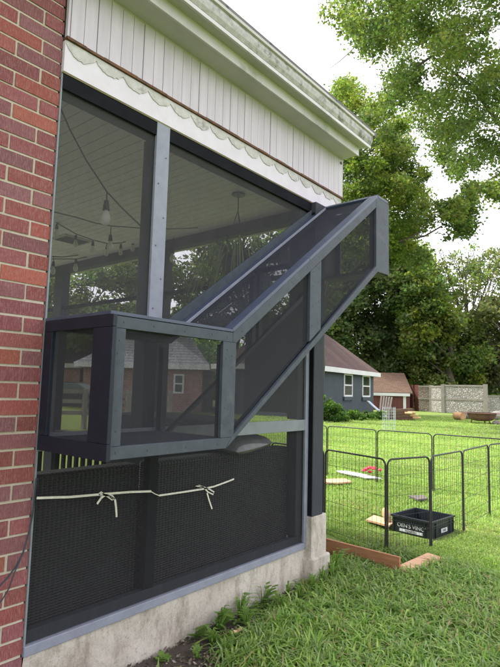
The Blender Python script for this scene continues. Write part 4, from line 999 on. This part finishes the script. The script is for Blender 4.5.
# neighbour house seen through the porch
e0, e1 = PD(84, 362, 30), PD(203, 361, 30)
nb = thing('neighbour_house', (e0.x, e0.y, 0), 'brick neighbour house with pale grey hip roof seen through the tunnel box', 'house')
nd = V((e1.x-e0.x, e1.y-e0.y, 0)); Ln = nd.length
qn = building(nb, (e0.x, e0.y), nd, Ln, 9, float(e0.z)-.1, 3.4, 'nroof_sh', 'farbrick', 'garage_trim', over=.4)
aw = Ln*.42; window(nb, qn, aw, aw+1.6, 1.0, 2.1); window(nb, qn, aw+2.3, aw+2.9, 1.0, 2.1)
h0, h1 = PD(30, 372, 34), PD(80, 372, 34)
n2 = thing('neighbour_garage', (h0.x, h0.y, 0), 'dark roofed brick outbuilding left of the pale roofed neighbour house', 'garage')
building(n2, (h0.x, h0.y), V((h1.x-h0.x, h1.y-h0.y, 0)), (h1-h0).length, 8, 2.6, 2.4, 'darkroof', 'farbrick', 'garage_trim', hip=False)
# parked car
cc_ = PD(74, 392, 25); car = thing('parked_car', (cc_.x, cc_.y, 0), 'dark car parked in front of the neighbour house, seen through the porch', 'car')
cd = nd.normalized(); cn = V((-cd.y, cd.x, 0)); Oc = V((cc_.x, cc_.y, 0))
def cprism(prof, w0, w1, nm, mat):
    n = len(prof); c = MB(); c.add([Oc+cd*a+cn*w0+V((0, 0, z_)) for a, z_ in prof]+[Oc+cd*a+cn*w1+V((0, 0, z_)) for a, z_ in prof], [tuple(range(n)), tuple(range(2*n-1, n-1, -1))]+[(i, i+n, (i+1) % n+n, (i+1) % n) for i in range(n)]); return c.build(nm, mat, car, .03)
cprism([(-2.2, .35), (2.2, .35), (2.25, .7), (1.9, .95), (.9, 1.0), (-1.9, 1.0), (-2.2, .85)], -.85, .85, 'body', 'carpaint')
cprism([(1.0, 1.0), (.4, 1.42), (-1.2, 1.45), (-1.8, 1.0)], -.72, .72, 'cabin', 'carglass'); cprism([(.35, 1.43), (.3, 1.48), (-1.15, 1.50), (-1.2, 1.455)], -.66, .66, 'roof', 'carpaint')
for a in (-1.4, 1.4):
    for s in (-.86, .70):
        p = Oc+cd*a+cn*s+V((0, 0, .34)); c = MB(); c.tube([p, p+cn*.18], .34, 16); c.build('wheel', 'tyre', car)
# low neighbour fence rails seen through left box face
nf = thing('rail_fence', PD(78, 405, 16), 'low wooden rail fence in the yard behind the porch', 'fence')
a_, b_ = PD(40, 400, 16), PD(170, 400, 17)
for z_ in (.5, .85, 1.15): c = MB(); c.bar((a_.x, a_.y, z_), (b_.x, b_.y, z_), .04, .12); c.build('rail', 'concretepost', nf)
for k in range(4): p = a_.lerp(b_, k/3); c = MB(); c.obox(V((p.x, p.y, .62)), (.06, 0, 0), (0, .06, 0), (0, 0, .62)); c.build('post', 'concretepost', nf)

# bushes along the garage
def bush(name, label, poly, d0, d1, ncl, rpx, nl, size, cols, cat='shrub', group=None, mz=.02):
    us = np.mean([p[0] for p in poly]); 
    Wc, R, P, idx = crown_pts(poly, d0, d1, ncl, rpx, nl, min_z=mz)
    b = thing(name, (float(np.mean(Wc[:, 0])), float(np.mean(Wc[:, 1])), 0), label, cat, group); cc = np.array(cols)
    col = cc[RNG.integers(0, len(cc), ncl)][idx]*RNG.uniform(.7, 1.35, (len(idx), 1)); vs, _ = leaves(P, size, None); np_mesh('foliage', vs, 4, col, 'leaf', b)
    c = MB(); base = V((float(np.mean(Wc[:, 0])), float(np.mean(Wc[:, 1])), 0))
    for k in range(min(6, ncl)): c.tube([base+V((RNG.normal()*.2, RNG.normal()*.2, 0)), V(Wc[k])], [.02, .008], 5)
    c.build('stem', 'bark', b)
GB = [(.08, .15, .03), (.10, .18, .035), (.06, .12, .03)]
bush('shrub', 'tall leafy shrub against the garage wall next to the porch post', [(318, 395), (328, 398), (336, 404), (346, 412), (346, 421), (318, 423)], 23, 25, 40, 4.5, 5200, .12, GB, group='shrubs along the garage')
bush('shrub', 'low bright green planting spreading along the foot of the garage', [(340, 414), (352, 411), (366, 412), (383, 412), (384, 418), (345, 422), (330, 423)], 25, 27, 60, 3.0, 5200, .11, GB, group='shrubs along the garage')

# ================================================================ GRASS
def in_view(P, mu=1.08):
    d = P-CP; z = d@Fv; u = 250+F_PX*(d@Rv)/z; v = 333.5-F_PX*(d@Uv)/z
    return (z > .2) & (u > -40) & (u < 560) & (v < 720)
def blade_set(P, Lm, Wm, cols, lean=.5):
    """each blade: quad base + tri tip as 2 polygons -> use two 4-gons"""
    k = len(P); a = RNG.uniform(0, 2*np.pi, k); d = np.stack([np.cos(a), np.sin(a), np.zeros(k)], 1); s = np.stack([-d[:, 1], d[:, 0], np.zeros(k)], 1)
    L = Lm*RNG.uniform(.45, 1.25, k)[:, None]; w = Wm*RNG.uniform(.6, 1.2, k)[:, None]; ln = lean*RNG.uniform(.2, 1.6, k)[:, None]
    z = np.array([0, 0, 1.])
    p1 = P+d*L*ln*.35+z*L*.55; p2 = P+d*L*ln*.95+z*L*np.clip(.95-.45*ln, .15, 1)
    q1 = np.stack([P-s*w*.35, P+s*w*.35, p1+s*w*.5, p1-s*w*.5], 1); q2 = np.stack([p1-s*w*.5, p1+s*w*.5, p2+s*w*.08, p2-s*w*.08], 1)
    return np.concatenate([q1, q2], 0).reshape(-1, 3), np.concatenate([cols, cols], 0)
def vnoise(x, y, s, seed=0):
    r = np.random.default_rng(seed); tab = r.uniform(0, 1, (64, 64)); X = x*s; Y = y*s; i = np.floor(X).astype(int); j = np.floor(Y).astype(int); fx = X-i; fy = Y-j; fx = fx*fx*(3-2*fx); fy = fy*fy*(3-2*fy)
    g_ = lambda a, b: tab[a % 64, b % 64]
    return (g_(i, j)*(1-fx)+g_(i+1, j)*fx)*(1-fy)+(g_(i, j+1)*(1-fx)+g_(i+1, j+1)*fx)*fy
GCOL = np.array([(.175, .275, .06), (.225, .32, .075), (.135, .23, .052), (.27, .35, .10), (.23, .305, .13)])
def field(n, x0, x1, y0, y1, L, W, sun_gain=1., soil=True, lean=.6):
    x = RNG.uniform(x0, x1, n); y = RNG.uniform(y0, y1, n); P = np.stack([x, y, np.zeros(n)], 1)
    ok = in_view(P) & ~((x > -2) & (x < 3.26) & (y > -.01)) & ~((x < 3.5) & (x > 3.2) & (y > -.11) & (y < 4.4))
    # crate footprint
    ok &= ~((x > 5.03) & (x < 5.58) & (y > -.30) & (y < .22))
    nearc = (x > 4.4) & (x < 5.8) & (y > -.8) & (y < .6)
    for (ax, ay, bx_, by_, rr_) in ((3.97, -.36, 4.48, .62, .07), (4.02, -.40, 4.52, -.46, .10)):
        tt = np.clip(((x-ax)*(bx_-ax)+(y-ay)*(by_-ay))/((bx_-ax)**2+(by_-ay)**2), 0, 1)
        ok &= (x-ax-tt*(bx_-ax))**2+(y-ay-tt*(by_-ay))**2 > rr_**2
    cl = vnoise(x, y, 2.2, 1)*.5+vnoise(x, y, 7, 2)*.5
    if soil:
        edge = .33+.08*np.sin(x*5)+.06*np.sin(x*13+1)-.30*np.clip((x-2.1)/.5, 0, 1)+.12*np.exp(-((x-3.0)/.12)**2)
        inside = (-y < edge) & (x < 3.2); pr = np.where(inside, np.where(cl > .62, .45, .02+.0*x)*np.clip(-y/edge*1.5, .1, 1), 1)
        pr = np.where((~inside) & (x < 3.2) & (-y < edge+.2), pr*np.clip(cl*1.7-.15, .05, 1), pr)
        ok &= RNG.uniform(0, 1, n) < pr
    ok &= RNG.uniform(0, 1, n) < np.clip(-.10+2.0*cl, .05, 1)
    nearc = nearc[ok]; P = P[ok]; cl = cl[ok]; k = len(P); t = RNG.integers(0, len(GCOL), k); c = GCOL[t]*RNG.uniform(.7, 1.25, (k, 1))
    dry = RNG.uniform(0, 1, k) < .05; c[dry] = np.array([.30, .25, .12])*RNG.uniform(.7, 1.1, (dry.sum(), 1))
    pt = (vnoise(P[:, 0], P[:, 1], 1.9, 9)*.7+vnoise(P[:, 0], P[:, 1], 6.5, 10)*.3 > .66) & (RNG.uniform(0, 1, k) < .22) & (P[:, 0] < 6); c[pt] = np.array([.33, .29, .16])*RNG.uniform(.6, 1.1, (pt.sum(), 1))
    tone = (.78+.5*vnoise(P[:, 0], P[:, 1], 1.1, 3))[:, None]; c = np.clip(c*tone*sun_gain*np.array([1.06, 1.03, 1.0]) if sun_gain > 1 else c*tone*np.array([1.0, 1.02, 1.0])*1.14, 0, .6)
    return blade_set(P, (L*(.65+.7*cl)*np.where(nearc, .5, 1))[:, None], W, c, lean)
sets = [field(80000, 1.0, 3.8, -1.8, .0, .070, .0065, lean=.9), field(46000, 1.0, 4.4, -1.9, .0, .115, .0105, lean=1.15),
        field(120000, 3.4, 5.6, -2.2, 1.6, .056, .0065, 1.35), field(110000, 5.4, 9.5, -2.6, 3.6, .045, .009, 1.5), field(110000, 9, 18, -3.5, 9, .045, .015, 1.5), field(70000, 17, 32, -6, 17, .05, .03, 1.4)]  # pen and far strips: brighter blades, part of their sunlight put into colour
gv = np.concatenate([s[0] for s in sets]); gc = np.concatenate([s[1] for s in sets])
ncl = 26000; x = RNG.uniform(1.6, 4.1, ncl); y = RNG.uniform(-2.0, -.05, ncl); P = np.stack([x, y, RNG.uniform(.015, .055, ncl)], 1)
kv = in_view(P) & (vnoise(x, y, 3.1, 8) > .52) & ~((y > -.30) & (x < 2.3))
cv, _ = leaves(P[kv], .020, None, 1.6); cc3 = np.array([.16, .29, .07])[None]*RNG.uniform(.7, 1.35, (kv.sum(), 1))
gv = np.concatenate([gv, cv]); gc = np.concatenate([gc, cc3])
tag(np_mesh('grass', gv, 4, gc, 'grass'), kind='stuff', label='green lawn grass with loose blades', cat='grass')
# mulch chips
nch = 5200; x = RNG.uniform(.9, 3.25, nch); y = -RNG.uniform(0, 1, nch)**1.1*.50; P = np.stack([x, y, RNG.uniform(.02, .042, nch)], 1)
cm = np.array([(.16, .12, .095), (.09, .065, .05), (.27, .23, .19), (.06, .045, .035)])[RNG.integers(0, 4, nch)]
vs, _ = leaves(P, .022, None, 1.2); m_ = M['leaf']
mc = leafmat('mulch_chips', .0, .9); M['chips'] = mc
tag(np_mesh('mulch', vs, 4, cm, 'chips'), kind='stuff', label='brown bark chips and crumbs on bare soil', cat='mulch')

# broadleaf weeds and grass tufts by the foundation
def weed(u, v, h, nl, label, wide=.03, kind='broad', g_='weeds along the foundation'):
    h *= .78; nl = int(nl*1.4); p = PG(u, v, .02); p.y = min(p.y, -.035); t = thing('weed', p, label, 'weed', g_); vs = []; cs = []; c = MB()
    for k in range(nl):
        a = RNG.uniform(0, 6.28); hh_ = h*RNG.uniform(.25, 1); d = np.array([math.cos(a), -abs(math.sin(a)) if p.y > -.08 else math.sin(a), 0])
        tip = np.array(p)+d*h*RNG.uniform(.1, .45)+[0, 0, hh_]
        c.tube([p, V(np.array(p)*.5+tip*.5+np.array([0, 0, hh_*.12])), V(tip)], [.0022, .0018, .0012], 5)
        s = wide*RNG.uniform(.7, 1.25); col = np.array([.20, .33, .07])*RNG.uniform(.75, 1.25)
        s2 = np.array([-d[1], d[0], 0])
        if kind == 'broad':
            nl_ = 8; ctr = tip; up = np.array([0, 0, 1.])*.45
            ring = [ctr+d*s*(math.cos(b)+.6)*.9+s2*s*math.sin(b)*.75+up*s*math.cos(b)*.7 for b in (2*math.pi*q_/nl_ for q_ in range(nl_))]
            cen_ = ctr+d*s*.5-np.array([0, 0, .15*s])
            for q_ in range(0, nl_, 2): vs += [cen_, ring[q_], ring[(q_+1) % nl_], ring[(q_+2) % nl_]]; cs.append(col)
        else:
            b0 = tip*.35+np.array(p)*.65; L_ = h*.8
            q3 = tip+d*L_*.4+np.array([0, 0, L_*.05]); vs += [b0-s2*wide*.3, b0+s2*wide*.3, tip+s2*wide*.5, tip-s2*wide*.5, tip-s2*wide*.5, tip+s2*wide*.5, q3+s2*wide*.06, q3-s2*wide*.06]; cs += [col, col]
    c.build('stem', 'stem', t); np_mesh('leaves', np.array(vs), 4, np.array(cs), 'grass', t)
weed(185, 636, .10, 9, 'clover like weed flat against the concrete, leftmost of the tall ones', .030)
weed(208, 628, .14, 10, 'round leaved weed between the clover like weed and the grassy tufts', .026)
weed(163, 664, .05, 10, 'bright low weed on bare soil at the bottom edge', .022)
weed(218, 632, .20, 14, 'grassy tuft leaning on the concrete left of centre', .014, 'blade')
weed(236, 618, .22, 16, 'tall grassy tuft reaching up the concrete', .013, 'blade')
weed(247, 602, .20, 14, 'tallest leafy weed rising up the foundation near the middle', .022)
weed(276, 592, .15, 7, 'single thin sprout with a few long leaves right of the tallest weed', .012, 'blade')
weed(330, 572, .24, 22, 'thick grassy clump in front of the concrete footing', .010, 'blade')
weed(316, 566, .22, 16, 'slender grassy clump in the corner left of the footing', .009, 'blade')
weed(226, 655, .09, 24, 'wide spreading grass clump in the bottom foreground', .011, 'blade')

for k, (u, v, h, nl, wd, kd, lab) in enumerate((
    (256, 606, .16, 12, .020, 'broad', 'leafy weed just right of the tallest foundation weed'),
    (196, 618, .13, 8, .028, 'broad', 'pale round leaves pressed against the concrete above the lowest weeds'),
    (225, 612, .20, 12, .013, 'blade', 'upright narrow tuft between two leafy weeds on the foundation'),
    (264, 640, .10, 22, .012, 'blade', 'coarse crabgrass clump below the thin sprout'),
    (196, 660, .08, 16, .012, 'blade', 'sparse crabgrass clump on bare soil at the bottom left'),
    (300, 600, .11, 22, .012, 'blade', 'coarse crabgrass clump below the footing corner'),
    (360, 600, .10, 26, .013, 'blade', 'broad crabgrass clump in front of the brown standing plank'),
    (340, 640, .10, 26, .014, 'blade', 'large crabgrass clump at the middle of the bottom foreground'),
    (430, 640, .09, 26, .014, 'blade', 'flat crabgrass clump in the right foreground'),
    (395, 615, .09, 22, .012, 'blade', 'crabgrass clump below the end of the brown standing plank'),
    (290, 655, .10, 26, .014, 'blade', 'crabgrass clump at the bottom left of centre foreground'),
    (333, 580, .16, 30, .011, 'blade', 'tall grass growing against the right corner of the concrete footing'),
    (322, 584, .15, 30, .010, 'blade', 'dense grass tuft hiding the front foot of the concrete footing'),
    (312, 590, .14, 26, .011, 'blade', 'grass tuft beside the small white pipe cap'),
    (280, 612, .13, 26, .011, 'blade', 'grassy tuft at the edge of the soil right of the thin sprout'),
    (246, 628, .13, 26, .012, 'blade', 'grassy tuft beside the larger tan dead leaf'),
    (212, 645, .12, 22, .012, 'blade', 'yellow green grass tuft growing out of the soil strip'),
    (470, 600, .08, 20, .012, 'blade', 'small crabgrass clump right of the pale flat plank'))):
    weed(u, v, h, nl, lab, wd, kd)

# ================================================================ LIGHT
SUN_EL, SUN_DIR = math.radians(54), V((-.30, .95, 0)).normalized()     # towards the sun
sv = V((SUN_DIR.x*math.cos(SUN_EL), SUN_DIR.y*math.cos(SUN_EL), math.sin(SUN_EL)))
ld = bpy.data.lights.new('sun', 'SUN'); ld.energy = 3.4; ld.angle = math.radians(6); ld.color = (1, .955, .87)
lo = bpy.data.objects.new('sun', ld); COL.objects.link(lo); lo.rotation_euler = (-sv).to_track_quat('-Z', 'Y').to_euler(); lo.location = (0, 0, 30)
w = bpy.data.worlds.new('World'); S.world = w; w.use_nodes = True; nt = w.node_tree; bg = nt.nodes['Background']
sky = N(nt, 'ShaderNodeTexSky', sky_type='NISHITA'); sky.sun_disc = False; sky.sun_elevation = SUN_EL; sky.sun_rotation = math.atan2(sv.x, sv.y)
sky.dust_density = 3; sky.air_density = 1.2
tc = N(nt, 'ShaderNodeTexCoord'); cn_ = noise(nt, tc.outputs['Generated'], 2.6, 7, .6)
fac = ramp(nt, cn_, [(.30, (.70, .70, .70)), (.60, (.97, .97, .97))])
cl = mixc(nt, sky.outputs[0], (10.3, 10.1, 10.9), fac); nt.links.new(cl, bg.inputs['Color']); bg.inputs['Strength'].default_value = .105
S.view_settings.view_transform = 'Standard'; S.view_settings.look = 'None'; S.view_settings.gamma = 1; S.view_settings.use_curve_mapping = False
S.view_settings.exposure = 1.15
S.render.engine = 'CYCLES'; S.cycles.transparent_max_bounces = 24; S.cycles.max_bounces = 10
S.render.resolution_x = 768; S.render.resolution_y = 1024
